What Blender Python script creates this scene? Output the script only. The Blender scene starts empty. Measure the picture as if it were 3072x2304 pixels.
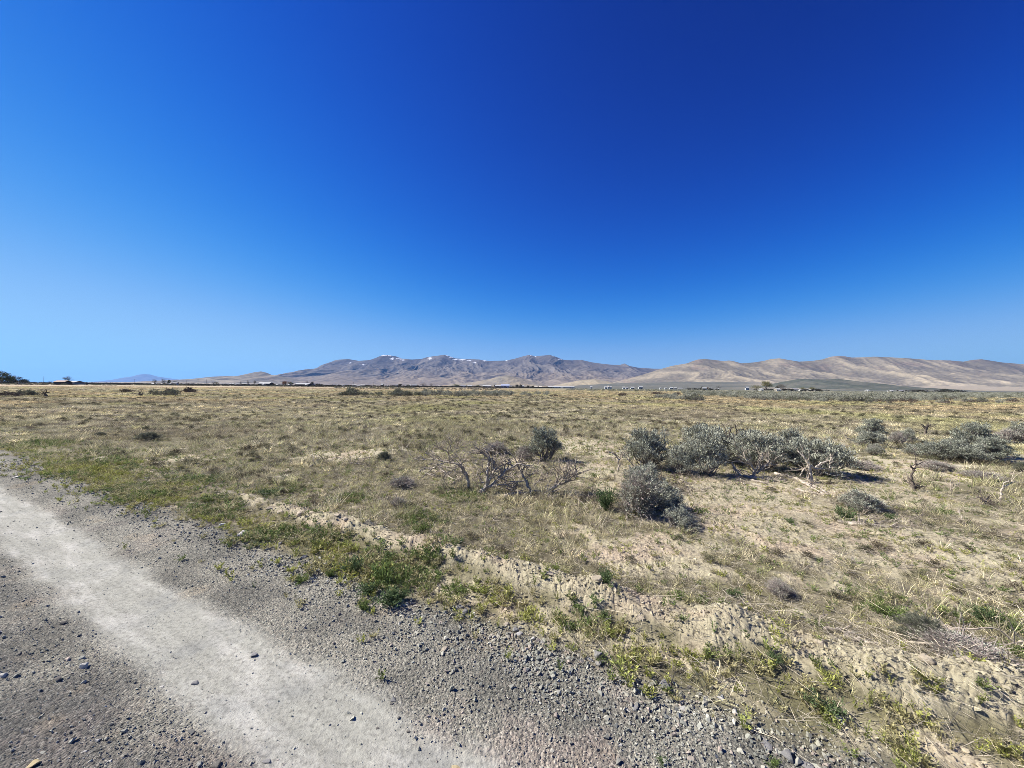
import bpy, bmesh, math, random
import numpy as np
from mathutils import Matrix, Vector, Euler

sc = bpy.context.scene
COL = sc.collection
rad = math.radians

# ------------------------------------------------------------------ camera, sky, sun, exposure
CAMH = 1.6
FPX = 1155.0                      # focal length in pixels of the 3072 px wide picture
PITCH, ROLL = 0.47, 0.53
cam_d = bpy.data.cameras.new("camera"); cam = bpy.data.objects.new("camera", cam_d); COL.objects.link(cam)
cam_d.sensor_width = 36.0; cam_d.lens = 36.0 * FPX / 3072.0
cam_d.clip_start = 0.05; cam_d.clip_end = 200000
CM = Matrix.Rotation(rad(90 + PITCH), 3, 'X') @ Matrix.Rotation(rad(ROLL), 3, 'Z')
cam.matrix_world = Matrix.Translation((0, 0, CAMH)) @ CM.to_4x4()
sc.camera = cam

SUN_EL = 41.0
SUN_TO = Vector((-0.985, 0.17, 0)).normalized()            # horizontal direction towards the sun
world = bpy.data.worlds.new("World"); sc.world = world; world.use_nodes = True
wn, wl = world.node_tree.nodes, world.node_tree.links
wn.clear()
sky = wn.new('ShaderNodeTexSky'); sky.sky_type = 'NISHITA'; sky.sun_disc = False
sky.sun_elevation = rad(SUN_EL)
sky.sun_rotation = math.atan2(SUN_TO.x, SUN_TO.y)
sky.altitude = 1400; sky.air_density = 1.0; sky.dust_density = 0.25; sky.ozone_density = 2.0
# the camera's own response to blue sky: each channel of the physical sky gets a contrast curve
EXPO = 1.02
sepc = wn.new('ShaderNodeSeparateColor'); cmb = wn.new('ShaderNodeCombineColor'); wl.new(sky.outputs[0], sepc.inputs[0])
for ch, (lo, hi, tlo, thi) in enumerate(((.93, 3.73, .0008, .22), (1.50, 5.49, .042, .47), (2.75, 6.66, .355, .84))):
    cc = (.30, .69, .98)[ch]; tlo, thi = tlo * cc / (cc - tlo), thi * cc / (cc - thi)
    p = math.log(thi / tlo) / math.log(hi / lo); k = thi / 2 ** EXPO / .1 / hi ** p
    a = wn.new('ShaderNodeMath'); a.operation = 'POWER'; wl.new(sepc.outputs[ch], a.inputs[0]); a.inputs[1].default_value = p
    b = wn.new('ShaderNodeMath'); b.operation = 'MULTIPLY'; wl.new(a.outputs[0], b.inputs[0]); b.inputs[1].default_value = k
    cc = cc / 2 ** EXPO / .1                                   # soft shoulder: v*c/(v+c)
    d = wn.new('ShaderNodeMath'); d.operation = 'ADD'; wl.new(b.outputs[0], d.inputs[0]); d.inputs[1].default_value = cc
    e = wn.new('ShaderNodeMath'); e.operation = 'DIVIDE'; wl.new(b.outputs[0], e.inputs[0]); wl.new(d.outputs[0], e.inputs[1])
    c = wn.new('ShaderNodeMath'); c.operation = 'MULTIPLY'; wl.new(e.outputs[0], c.inputs[0]); c.inputs[1].default_value = cc
    wl.new(c.outputs[0], cmb.inputs[ch])
bg = wn.new('ShaderNodeBackground'); bg.inputs['Strength'].default_value = 0.1
wo = wn.new('ShaderNodeOutputWorld')
wl.new(cmb.outputs[0], bg.inputs[0]); wl.new(bg.outputs[0], wo.inputs[0])
sd = bpy.data.lights.new("sun", 'SUN'); sd.energy = 4.8; sd.angle = rad(0.53); sd.color = (1.0, 0.955, 0.89)
so = bpy.data.objects.new("sun", sd); COL.objects.link(so)
to_sun = Vector((SUN_TO.x * math.cos(rad(SUN_EL)), SUN_TO.y * math.cos(rad(SUN_EL)), math.sin(rad(SUN_EL))))
so.rotation_euler = to_sun.to_track_quat('Z', 'Y').to_euler(); so.location = (0, 0, 60)
sc.view_settings.view_transform = 'Standard'; sc.view_settings.look = 'None'
sc.view_settings.gamma = 1.0; sc.view_settings.exposure = EXPO
sc.render.engine = 'CYCLES'
sc.cycles.max_bounces = 5; sc.cycles.diffuse_bounces = 2; sc.cycles.transmission_bounces = 2
sc.cycles.volume_bounces = 0; sc.cycles.transparent_max_bounces = 4
sc.cycles.volume_step_rate = 10; sc.cycles.use_denoising = True; sc.cycles.denoising_prefilter = 'NONE'; sc.cycles.filter_width = 0.75

# ------------------------------------------------------------------ noise
def _h(ix, iy, seed):
    M = np.uint32
    a = (ix.astype(np.int64) & 0xffffffff).astype(M); b = (iy.astype(np.int64) & 0xffffffff).astype(M)
    h = a * M(374761393) + b * M(668265263) + M((seed * 2246822519) & 0xffffffff)
    h ^= h >> M(13); h *= M(1274126177); h ^= h >> M(16); h *= M(2246822519); h ^= h >> M(13)
    return h
def hf(ix, iy, seed): return _h(ix, iy, seed).astype(np.float64) / 4294967296.0
def gn(x, y, seed=0):
    x = np.asarray(x, float); y = np.asarray(y, float)
    x0 = np.floor(x); y0 = np.floor(y); fx = x - x0; fy = y - y0
    ix = x0.astype(np.int64); iy = y0.astype(np.int64)
    u = fx * fx * fx * (fx * (fx * 6 - 15) + 10); v = fy * fy * fy * (fy * (fy * 6 - 15) + 10)
    def g(dx, dy):
        a = hf(ix + dx, iy + dy, seed) * 6.2831853
        return np.cos(a) * (fx - dx) + np.sin(a) * (fy - dy)
    a = g(0, 0) * (1 - u) + g(1, 0) * u; b = g(0, 1) * (1 - u) + g(1, 1) * u
    return (a * (1 - v) + b * v) * 1.5
def fbm(x, y, o=4, seed=0, gain=0.5):
    s = 0; a = 1.0; t = 0; f = 1.0
    for i in range(o):
        s = s + a * gn(x * f + i * 17.3, y * f - i * 9.1, seed + i); t += a; a *= gain; f *= 2.03
    return s / t
def ridged(x, y, o=4, seed=0, gain=0.5):
    s = 0; a = 1.0; t = 0; f = 1.0
    for i in range(o):
        s = s + a * (1 - np.abs(gn(x * f + i * 5.3, y * f + i * 3.1, seed + i)) * 1.6); t += a; a *= gain; f *= 2.07
    return s / t
def worley(x, y, seed=0):
    x = np.asarray(x, float); y = np.asarray(y, float)
    ix = np.floor(x).astype(np.int64); iy = np.floor(y).astype(np.int64)
    f1 = np.full(x.shape, 9.0); f2 = np.full(x.shape, 9.0); idv = np.zeros(x.shape)
    for dx in (-1, 0, 1):
        for dy in (-1, 0, 1):
            cx = ix + dx; cy = iy + dy
            px = cx + hf(cx, cy, seed); py = cy + hf(cx, cy, seed + 7)
            d = np.hypot(px - x, py - y)
            near = d < f1
            f2 = np.where(near, f1, np.minimum(f2, d)); idv = np.where(near, hf(cx, cy, seed + 13), idv); f1 = np.where(near, d, f1)
    return f1, f2, idv
def ss(a, b, x):
    t = np.clip((np.asarray(x, float) - a) / (b - a), 0, 1); return t * t * (3 - 2 * t)

# ------------------------------------------------------------------ where things stand: a photo position (3072 px) meets the ground
def ray(px, py):
    return CM @ Vector((px - 1536.0, -(py - 1152.0), -FPX))
def gp(px, py, z=0.0):
    d = ray(px, py); t = (z - CAMH) / d.z
    return (d.x * t, d.y * t)
def at_depth(px, py, Y):
    d = ray(px, py); t = Y / d.y
    return Vector((d.x * t, Y, CAMH + d.z * t))
def V(x, y): return gp(x * 1.38879, y * 1.38879)

# road frame: s = distance into the field from the gravel's edge, q = distance along the road
NX, NY, C0 = 0.482, 0.876, 2.22
def sq(x, y): return NX * x + NY * y - C0, -NY * x + NX * y
def from_sq(s, q):
    return NX * (s + C0) - NY * q, NY * (s + C0) + NX * q

BARE = [(1290,1010,.75),(1560,1040,.8),(1640,1090,.7),(1500,1110,.6),(1450,1180,.35),(1340,1200,.30),(1500,1225,.22),(1760,1120,.6),(1900,1170,.5),
        (2000,1190,.45),(1830,1010,.8),(300,1000,.45),(390,990,.4),(1380,985,.7),(1250,1150,.22),(1650,1130,.5),(1700,980,.8),(1960,1010,.8),(2060,1180,.4),
        (1000,1000,.5),(760,985,.7),(1130,1000,.6),(1350,1060,.4),(1850,1060,.6),(700,985,.6),(2150,985,1.0),(1240,960,.8),(1700,1180,.3)]
BARE = [(*V(a, b), r) for a, b, r in BARE]
GREEN = [(860,1255,.28),(800,1230,.25),(930,1220,.22),(700,1170,.25),(100,960,.9),(10,930,1.2),(250,975,.6),(450,1040,.4),(230,1010,.5),(900,1120,.3),(620,1060,.35),
         (760,1080,.3),(1000,1075,.3),(1920,1310,.2),(2110,1340,.18),(2200,1370,.15),(560,1160,.25),(330,1070,.35),(700,1230,.2)]
GREEN = [(*V(a, b), r) for a, b, r in GREEN]
def blobs(lst, x, y):
    o = np.zeros(np.shape(x))
    for bx, by, r in lst:
        e = 1 + 0.35
        o = np.maximum(o, np.exp(-((x - bx) ** 2 + (y - by) ** 2) / (r * r)))
    return o

def zones(x, y):
    """bare, green, straw, track, road masks"""
    s, q = sq(x, y); r = np.hypot(x, y)
    n1 = fbm(x * .9, y * .9, 4, 3); n2 = fbm(x * 3.1, y * 3.1, 3, 11); n3 = fbm(x * .12, y * .12, 4, 21)
    edge = s + 0.13 * fbm(x * 1.3, y * 1.3, 3, 5) + .05 * n2
    road = 1 - ss(-0.14, 0.10, edge)
    near = 1 - ss(9, 22, r)
    right = ss(-1.5, 3.0, x) * .5
    bare = ss(.28, .66, blobs(BARE, x, y) * .95 + n1 * .38 + n2 * .45 + right * .62 + .08) * (1 - ss(12, 26, r))
    bare = np.maximum(bare, ss(.60, .76, .5 + n1 * .4 + n2 * .35) * (.25 + .65 * near) * (1 - ss(60, 110, r)))
    bermc = np.exp(-((s - 0.68 - .07 * fbm(q * .9, 0 * q, 2, 8)) / (0.17 + .09 * ss(1.5, -.5, q))) ** 2)
    berm = bermc * (1 - .65 * ss(3.0, 6.5, q)) * (0.75 + .5 * fbm(q * 1.1, s * 1.1, 2, 9))
    berm = np.clip(berm * (1.2 + .45 * n2), 0, 1)
    dsh = np.exp(-((s - .24) / .2) ** 2) * (1 - ss(4, 7, q))
    bare = np.maximum(np.maximum(bare, dsh * ss(-.3, .3, n2 + .5 * n1)) * (1 - road), ss(.15, .62, berm + .28 * n2 + .1 * n1))
    green = ss(.30, .70, blobs(GREEN, x, y) + .35 * n2 + .15 * n1)
    green = np.maximum(green, .35 * ss(.15, .40, n1) * near)
    green = np.maximum(green, np.exp(-((s - .24) / .2) ** 2) * .7 * (1 - .6 * berm))
    straw = ss(-.12, .28, n3 + .25 * fbm(x * .5, y * .5, 3, 31) + .12 * ss(-10, 15, x)) * ss(10, 30, r)
    # tyre track
    tw = s + 1.06 + .05 * fbm(q * .7, q * 0 + 2, 2, 41)
    wid = .29 + .07 * fbm(q * .8, s * .8, 3, 45)
    track = ss(.16, .80, np.exp(-(np.abs(tw) / wid) ** 2.4) + .34 * fbm(q * 1.6, s * 4, 5, 44, .65) + .10 * fbm(x * 22, y * 22, 3, 46)) * road
    track = np.clip(track * (1.05 + .35 * fbm(x * 2.1, y * 2.1, 3, 43)), 0, 1)
    return dict(s=s, q=q, r=r, road=road, bare=bare, berm=berm, green=green, straw=straw, track=track, n1=n1, n2=n2, n3=n3)

MOUNDS = []
def height(x, y, Z=None, fine=True):
    Z = Z or zones(x, y)
    s, r = Z['s'], Z['r']
    fld = ss(0, 1.2, s)
    z = fld * (.035 * fbm(x * 1.1, y * 1.1, 3, 51) + .07 * fbm(x * .13, y * .13, 2, 52) * ss(4, 15, r))
    z = z + .115 * Z['berm'] * (1 + .5 * fbm(x * 2.3, y * 2.3, 2, 53))
    z = z - .03 * np.exp(-((s - .28) / .2) ** 2)
    z = z - .028 * np.exp(-((s + 1.06) / .3) ** 2) + .015 * np.exp(-((s + 1.9) / .4) ** 2)
    if fine:
        cl = Z['bare'] * (1 - ss(10, 18, r))
        f1, f2, idv = worley(x * 12 + 2.2 * Z['n2'], y * 12 + 2.0 * Z['n1'], 61)
        lump = np.clip(f2 - f1, 0, .16) / .16
        z = z + cl * (.009 + .003 * Z['berm']) * (.5 + ss(-.2, .2, Z['n1'])) * lump * (.3 + idv)
        f1, f2, idv = worley(x * 26 + .8 * Z['n2'], y * 26, 62)
        z = z + cl * (.007 + .006 * Z['berm']) * np.clip(f2 - f1, 0, .3) / .3 * (.2 + idv) * (1 - ss(6, 9, r))
        z = z + (.010 * (1 - Z['road']) + .0035 + .014 * Z['berm']) * fbm(x * 6, y * 6, 4, 63, .6) * (1 - ss(10, 18, r))
        g = Z['road'] * (1 - .8 * Z['track']) * (1 - ss(4, 7, r))
        f1, f2, idv = worley(x * 55, y * 55, 64)
        z = z + g * .0065 * np.clip(.6 - f1, 0, .6) * (.3 + idv * 1.4) * 1.4
    return z

def mixc(a, b, t):
    return a * (1 - t[..., None]) + b * t[..., None]
A3 = lambda *c: np.array(c, float)
def ground_colour(x, y, Z):
    r = Z['r']
    soil = mixc(np.broadcast_to(A3(.46, .41, .275), x.shape + (3,)), A3(.49, .40, .285), ss(-.1, .4, fbm(x * 1.7, y * 1.7, 3, 71)))
    soil = mixc(soil, A3(.64, .59, .46), ss(.35, .6, fbm(x * 1.1, y * 1.1, 4, 72)) * .8)
    litter = mixc(np.broadcast_to(A3(.19, .17, .10), x.shape + (3,)), A3(.13, .115, .075), ss(-.2, .4, Z['n2']))
    c = mixc(litter, soil, np.clip(Z['bare'] * 1.0, 0, 1))
    c = c * (1 - .20 * Z['berm'])[..., None]
    c = mixc(c, A3(.12, .13, .055), Z['green'] * .35 * (1 - Z['bare']))
    # mid and far field: the dead grass itself colours the ground
    far = ss(18, 70, r)
    n = fbm(x * .25, y * .25, 4, 73)
    fc = mixc(np.broadcast_to(A3(.31, .275, .17), x.shape + (3,)), A3(.42, .365, .225), ss(-.05, .45, Z['n3'] + .4 * n))
    fc = mixc(fc, A3(.17, .155, .095), ss(.0, .4, n) * .6)
    c = mixc(c, fc, far)
    pale = ss(150, 165, y - .10 * x) * (1 - ss(330, 350, y)) * ss(60, -40, x)       # straw band beyond the scrub on the left
    c = mixc(c, A3(.52, .42, .28), pale * .9)
    c = mixc(c, A3(.24, .19, .12), ss(350, 380, y) * ss(100, -50, x) * .9)
    sea = ss(60, 140, r) * ss(.12, .42, x / np.maximum(y, 1) + .0 * r) * (y > 0)
    c = mixc(c, A3(.25, .23, .16), sea * .75)
    c = mixc(c, A3(.145, .15, .115), ss(500, 900, r) * ss(-.1, .2, x / np.maximum(np.abs(y), 1)))
    # road
    g = mixc(np.broadcast_to(A3(.24, .236, .195), x.shape + (3,)), A3(.155, .154, .13), ss(-.2, .35, fbm(x * 1.6, y * 1.6, 3, 74)))
    pink = ss(.10, .38, fbm(x * 1.5 + 9, y * 1.5, 4, 75)) * (.35 + .65 * ss(2.9, 1.3, Z['q'] * .5 + r * .5))
    g = mixc(g, A3(.115, .115, .105), ss(-1.25, -1.6, Z['s']) * (1 - ss(-.1, .4, fbm(x * 1.3, y * 1.3, 3, 79))) * .8)
    g = mixc(g, A3(.30, .24, .21), pink * .36)
    g = mixc(g, A3(.36, .30, .20), ss(.28, .5, fbm(x * 1.9 + 3, y * 1.9, 3, 76)) * .25)
    tr = mixc(np.broadcast_to(A3(.335, .328, .275), x.shape + (3,)), A3(.46, .445, .385), ss(-.10, .5, fbm(Z['s'] * 4.5, Z['q'] * 1.6, 5, 77, .65)))
    tr = mixc(tr, A3(.27, .27, .24), ss(.0, .5, fbm(x * 2.2 + 5, y * 2.2, 5, 78, .65)) * .7)
    tr = tr * (1 + .22 * fbm(Z['s'] * 16, Z['q'] * .9, 3, 80) + .16 * fbm(x * 30, y * 30, 3, 81))[..., None]
    g = mixc(g, tr, np.clip(Z['track'], 0, 1) * .95)
    c = mixc(c, g, Z['road'])
    return np.clip(c, .01, .9)

# ------------------------------------------------------------------ mesh helpers
def mesh_obj(name, verts, faces, mat=None, parent=None, smooth=False, link=True):
    me = bpy.data.meshes.new(name)
    verts = np.asarray(verts, np.float32).reshape(-1, 3)
    if isinstance(faces, np.ndarray):
        k = faces.shape[1]; n = len(faces)
        me.vertices.add(len(verts)); me.vertices.foreach_set('co', verts.ravel())
        me.loops.add(n * k); me.loops.foreach_set('vertex_index', faces.ravel().astype(np.int32))
        me.polygons.add(n); me.polygons.foreach_set('loop_start', np.arange(0, n * k, k, dtype=np.int32))
        me.update(calc_edges=True)
    else:
        me.from_pydata([tuple(map(float, v)) for v in verts], [], faces); me.update()
    if smooth: me.polygons.foreach_set('use_smooth', np.ones(len(me.polygons), bool))
    else: me.polygons.foreach_set('use_smooth', np.zeros(len(me.polygons), bool))
    if mat: me.materials.append(mat)
    o = bpy.data.objects.new(name, me)
    if link: COL.objects.link(o)
    if parent: o.parent = parent
    return o
def set_attr(o, name, data, typ='FLOAT_COLOR', dom='POINT'):
    a = o.data.attributes.new(name, typ, dom)
    data = np.asarray(data, np.float32)
    if typ == 'FLOAT_COLOR':
        if data.shape[-1] == 3: data = np.concatenate([data, np.ones(data.shape[:-1] + (1,), np.float32)], -1)
        a.data.foreach_set('color', data.ravel())
    elif typ == 'FLOAT_VECTOR': a.data.foreach_set('vector', data.ravel())
    elif typ == 'INT': a.data.foreach_set('value', data.astype(np.int32).ravel())
    else: a.data.foreach_set('value', data.ravel())
def tag(o, label=None, cat=None, group=None, kind=None):
    if label: o['label'] = label
    if cat: o['category'] = cat
    if group: o['group'] = group
    if kind: o['kind'] = kind
    return o
def empty(name, loc, rz=0):
    o = bpy.data.objects.new(name, None); COL.objects.link(o); o.location = loc; o.rotation_euler = (0, 0, rz)
    o.empty_display_size = .1
    return o
class MB:
    def __init__(s): s.v = []; s.f = []; s.n = 0
    def add(s, v, f):
        v = np.asarray(v, float); s.v.append(v); s.f += [tuple(i + s.n for i in q) for q in f]; s.n += len(v)
    def box(s, x0, x1, y0, y1, z0, z1):
        v = [(x, y, z) for z in (z0, z1) for y in (y0, y1) for x in (x0, x1)]
        s.add(v, [(0, 2, 3, 1), (4, 5, 7, 6), (0, 1, 5, 4), (2, 6, 7, 3), (0, 4, 6, 2), (1, 3, 7, 5)])
    def tube(s, pts, rads, k=5):
        pts = np.asarray(pts, float); n = len(pts)
        d = np.gradient(pts, axis=0); d /= np.linalg.norm(d, axis=1)[:, None] + 1e-9
        ref = np.array([.31, .17, .93]) if abs(d[0][2]) < .9 else np.array([1., 0, 0])
        a = np.cross(d, ref); a /= np.linalg.norm(a, axis=1)[:, None] + 1e-9; b = np.cross(d, a)
        ang = np.arange(k) * 2 * math.pi / k
        ring = a[:, None, :] * np.cos(ang)[None, :, None] + b[:, None, :] * np.sin(ang)[None, :, None]
        v = (pts[:, None, :] + ring * np.asarray(rads)[:, None, None]).reshape(-1, 3)
        f = [(i * k + j, i * k + (j + 1) % k, (i + 1) * k + (j + 1) % k, (i + 1) * k + j) for i in range(n - 1) for j in range(k)]
        f.append(tuple(range(k - 1, -1, -1))); f.append(tuple((n - 1) * k + j for j in range(k)))
        s.add(v, f)
    def build(s, name, mat, parent=None, smooth=False, link=True):
        return mesh_obj(name, np.concatenate(s.v), s.f, mat, parent, smooth, link)

# ------------------------------------------------------------------ materials
def new_mat(name, base=None, rough=.9, spec=.15):
    m = bpy.data.materials.new(name); m.use_nodes = True
    b = m.node_tree.nodes['Principled BSDF']
    b.inputs['Roughness'].default_value = rough; b.inputs['Specular IOR Level'].default_value = spec
    if base: b.inputs['Base Color'].default_value = (*base, 1)
    return m, m.node_tree.nodes, m.node_tree.links, b
def noise_node(n, l, scale, detail=4, rough=.6, vec=None):
    t = n.new('ShaderNodeTexNoise'); t.inputs['Scale'].default_value = scale; t.inputs['Detail'].default_value = detail
    t.inputs['Roughness'].default_value = rough
    if vec is not None: l.new(vec, t.inputs['Vector'])
    return t
def ramp(n, l, src, stops):
    r = n.new('ShaderNodeValToRGB'); e = r.color_ramp.elements
    while len(e) < len(stops): e.new(.5)
    for q, (p, c) in zip(e, stops): q.position = p; q.color = (*c, 1) if len(c) == 3 else c
    l.new(src, r.inputs[0]); return r
def mul(n, l, a, b, fac=1.0, mode='MULTIPLY'):
    m = n.new('ShaderNodeMix'); m.data_type = 'RGBA'; m.blend_type = mode; m.inputs[0].default_value = fac
    l.new(a, m.inputs[6]); l.new(b, m.inputs[7]); return m.outputs[2]
def noisy(name, c1, c2, scale=3, rough=.85, spec=.2, detail=5, bump=0, bscale=None):
    m, n, l, b = new_mat(name, rough=rough, spec=spec)
    tc = n.new('ShaderNodeTexCoord')
    t = noise_node(n, l, scale, detail, .65, tc.outputs['Object'])
    r = ramp(n, l, t.outputs[0], [(.3, c1), (.7, c2)]); l.new(r.outputs[0], b.inputs['Base Color'])
    if bump:
        t2 = noise_node(n, l, bscale or scale * 3, 4, .6, tc.outputs['Object'])
        bp = n.new('ShaderNodeBump'); bp.inputs['Strength'].default_value = 1; bp.inputs['Distance'].default_value = bump
        l.new(t2.outputs[0], bp.inputs['Height']); l.new(bp.outputs[0], b.inputs['Normal'])
    return m
def ground_mat(name, road):
    m, n, l, b = new_mat(name, rough=.95, spec=.08)
    tc = n.new('ShaderNodeTexCoord'); O = tc.outputs['Object']
    at = n.new('ShaderNodeAttribute'); at.attribute_name = 'tint'
    c = at.outputs['Color']
    f1 = noise_node(n, l, 38, 5, .7, O); r1 = ramp(n, l, f1.outputs[0], [(.30, (.55, .55, .55)), (.52, (1, 1, 1)), (.75, (1.0, 1.0, 1.0))])
    c = mul(n, l, c, r1.outputs[0])
    if road:
        tw = n.new('ShaderNodeAttribute'); tw.attribute_name = 'track'
        vo = n.new('ShaderNodeTexVoronoi'); vo.inputs['Scale'].default_value = 95; l.new(O, vo.inputs['Vector'])
        sep = n.new('ShaderNodeSeparateColor'); l.new(vo.outputs['Color'], sep.inputs[0])
        rr = ramp(n, l, sep.outputs[0], [(0, (.45, .45, .47)), (.45, (.95, .93, .9)), (.8, (1.15, 1.05, 1.0)), (1, (1.7, 1.65, 1.6))])
        inv = n.new('ShaderNodeMath'); inv.operation = 'MULTIPLY_ADD'; inv.inputs[1].default_value = -.8; inv.inputs[2].default_value = .9
        l.new(tw.outputs['Fac'], inv.inputs[0])
        mm = n.new('ShaderNodeMix'); mm.data_type = 'RGBA'; mm.blend_type = 'MULTIPLY'; l.new(inv.outputs[0], mm.inputs[0])
        l.new(c, mm.inputs[6]); l.new(rr.outputs[0], mm.inputs[7]); c = mm.outputs[2]
        ds = ramp(n, l, vo.outputs['Distance'], [(0, (1, 1, 1)), (.7, (0, 0, 0))])
    else:
        f2 = noise_node(n, l, 9, 4, .7, O); r2 = ramp(n, l, f2.outputs[0], [(.3, (.78, .78, .76)), (.6, (1, 1, 1))]); c = mul(n, l, c, r2.outputs[0])
    l.new(c, b.inputs['Base Color'])
    f3 = noise_node(n, l, 120, 5, .75, O)
    bp = n.new('ShaderNodeBump'); bp.inputs['Distance'].default_value = .006; bp.inputs['Strength'].default_value = .8
    l.new(f3.outputs[0], bp.inputs['Height'])
    if road:
        b2 = n.new('ShaderNodeBump'); b2.inputs['Distance'].default_value = .004; l.new(inv.outputs[0], b2.inputs['Strength'])
        l.new(ds.outputs[0], b2.inputs['Height']); l.new(bp.outputs[0], b2.inputs['Normal']); l.new(b2.outputs[0], b.inputs['Normal'])
    else: l.new(bp.outputs[0], b.inputs['Normal'])
    return m
def inst_mat(name, base=(1, 1, 1), use_tint=True, transl=.25, rough=.75, spec=.15, var=.25, attr=None):
    """leaf / blade / stone material whose colour comes from the tint each plant carries, varied leaf by leaf"""
    m, n, l, b = new_mat(name, base, rough, spec)
    if use_tint:
        at = n.new('ShaderNodeAttribute'); at.attribute_name = 'tint'; at.attribute_type = 'INSTANCER'; c = at.outputs['Color']
    else:
        rgb = n.new('ShaderNodeRGB'); rgb.outputs[0].default_value = (*base, 1); c = rgb.outputs[0]
    a2 = n.new('ShaderNodeAttribute'); a2.attribute_name = 'vary'
    r = ramp(n, l, a2.outputs['Fac'], [(0, (1 - var * 1.6,) * 3), (.5, (1, 1, 1)), (1, (1 + var * 1.5,) * 3)])
    c = mul(n, l, c, r.outputs[0]); l.new(c, b.inputs['Base Color'])
    if transl:
        tr = n.new('ShaderNodeBsdfTranslucent'); l.new(c, tr.inputs[0])
        mx = n.new('ShaderNodeMixShader'); mx.inputs[0].default_value = transl
        l.new(b.outputs[0], mx.inputs[1]); l.new(tr.outputs[0], mx.inputs[2])
        l.new(mx.outputs[0], n['Material Output'].inputs['Surface'])
    return m
M_GROUND = ground_mat('dry_soil', False); M_ROAD = ground_mat('gravel_surface', True)
M_BLADE = inst_mat('grass_blades', transl=.3, var=.35)
M_STONE = inst_mat('loose_stone', transl=0, rough=.85, spec=.2, var=.1)
M_SAGE = inst_mat('sagebrush_leaves', (.325, .33, .255), False, .08, var=.6)
M_SAGE_D = inst_mat('dark_sagebrush_leaves', (.17, .175, .12), False, .2, var=.3)
M_SAGE_F = inst_mat('blue_green_sagebrush_leaves', (.30, .30, .23), False, .1, var=.3)
M_SAGE_M = inst_mat('olive_grey_sagebrush_leaves', (.27, .28, .215), False, .08, var=.5)
M_BROWN = inst_mat('brown_scrub_leaves', (.115, .09, .07), False, .1, var=.3)
M_GREENLEAF = inst_mat('green_weed_leaves', (.15, .20, .06), False, .3, var=.35)
M_WOOD = noisy('weathered_dead_wood', (.20, .16, .12), (.60, .53, .43), 22, .85, .15, 6, .004, 60)
M_WOOD_D = noisy('dark_dead_wood', (.075, .062, .05), (.18, .15, .12), 30, .9, .1, 6, .004, 60)
M_TWIG = noisy('dry_twigs', (.23, .19, .165), (.42, .365, .32), 12, .9, .1)
M_DTWIG = noisy('grey_brown_dead_twigs', (.19, .155, .12), (.44, .38, .30), 9, .9, .1)
M_STEM = noisy('sagebrush_bark', (.11, .095, .085), (.26, .235, .215), 30, .9, .1, 5, .003, 70)

# ------------------------------------------------------------------ ground, road, berm: one polar sheet, finest where one stands
def build_ground():
    az = np.concatenate([np.linspace(-61, 61, 1280), np.linspace(61, 299, 110)[1:-1]])
    az = np.radians(az)
    r = np.concatenate([[0.02, .3, .6, .85, 1.05, 1.2], 1.3 * 1.0047 ** np.arange(0, 720), ])
    r = np.concatenate([r, r[-1] * 1.025 ** np.arange(1, 100)]); r = np.concatenate([r, r[-1] * 1.1 ** np.arange(1, 46)])
    R, A = np.meshgrid(r, az, indexing='ij'); x = R * np.sin(A); y = R * np.cos(A)
    Z = zones(x, y); z = height(x, y, Z); z = z * (1 - ss(300, 600, R))
    col = ground_colour(x, y, Z)
    nr, na = R.shape
    i = np.arange(nr - 1)[:, None]; j = np.arange(na)[None, :]; j2 = (j + 1) % na
    F = np.stack([i * na + j, i * na + j2, (i + 1) * na + j2, (i + 1) * na + j], -1).reshape(-1, 4)
    F = F[:, ::-1]
    cx = x.ravel()[F].mean(1); cy = y.ravel()[F].mean(1)
    rd = Z['road'].ravel()[F].mean(1); bm = Z['berm'].ravel()[F].mean(1)
    part = np.where(rd > .5, 1, np.where((bm > .42) & (rd < .5), 2, 0))
    P = np.stack([x, y, z], -1).reshape(-1, 3); C = col.reshape(-1, 3); T = Z['track'].ravel()
    for k, (nm, m) in enumerate([('ground', M_GROUND), ('gravel_road', M_ROAD), ('dirt_berm', M_GROUND)]):
        f = F[part == k]; used, inv = np.unique(f, return_inverse=True)
        o = mesh_obj(nm, P[used], inv.reshape(-1, 4), m, smooth=True)
        set_attr(o, 'tint', C[used]); set_attr(o, 'track', T[used], 'FLOAT')
        tag(o, kind='structure')
build_ground()
def H1(x, y):
    return float(height(np.array([x]), np.array([y]))[0])
def HV(x, y): return height(x, y)

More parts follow.
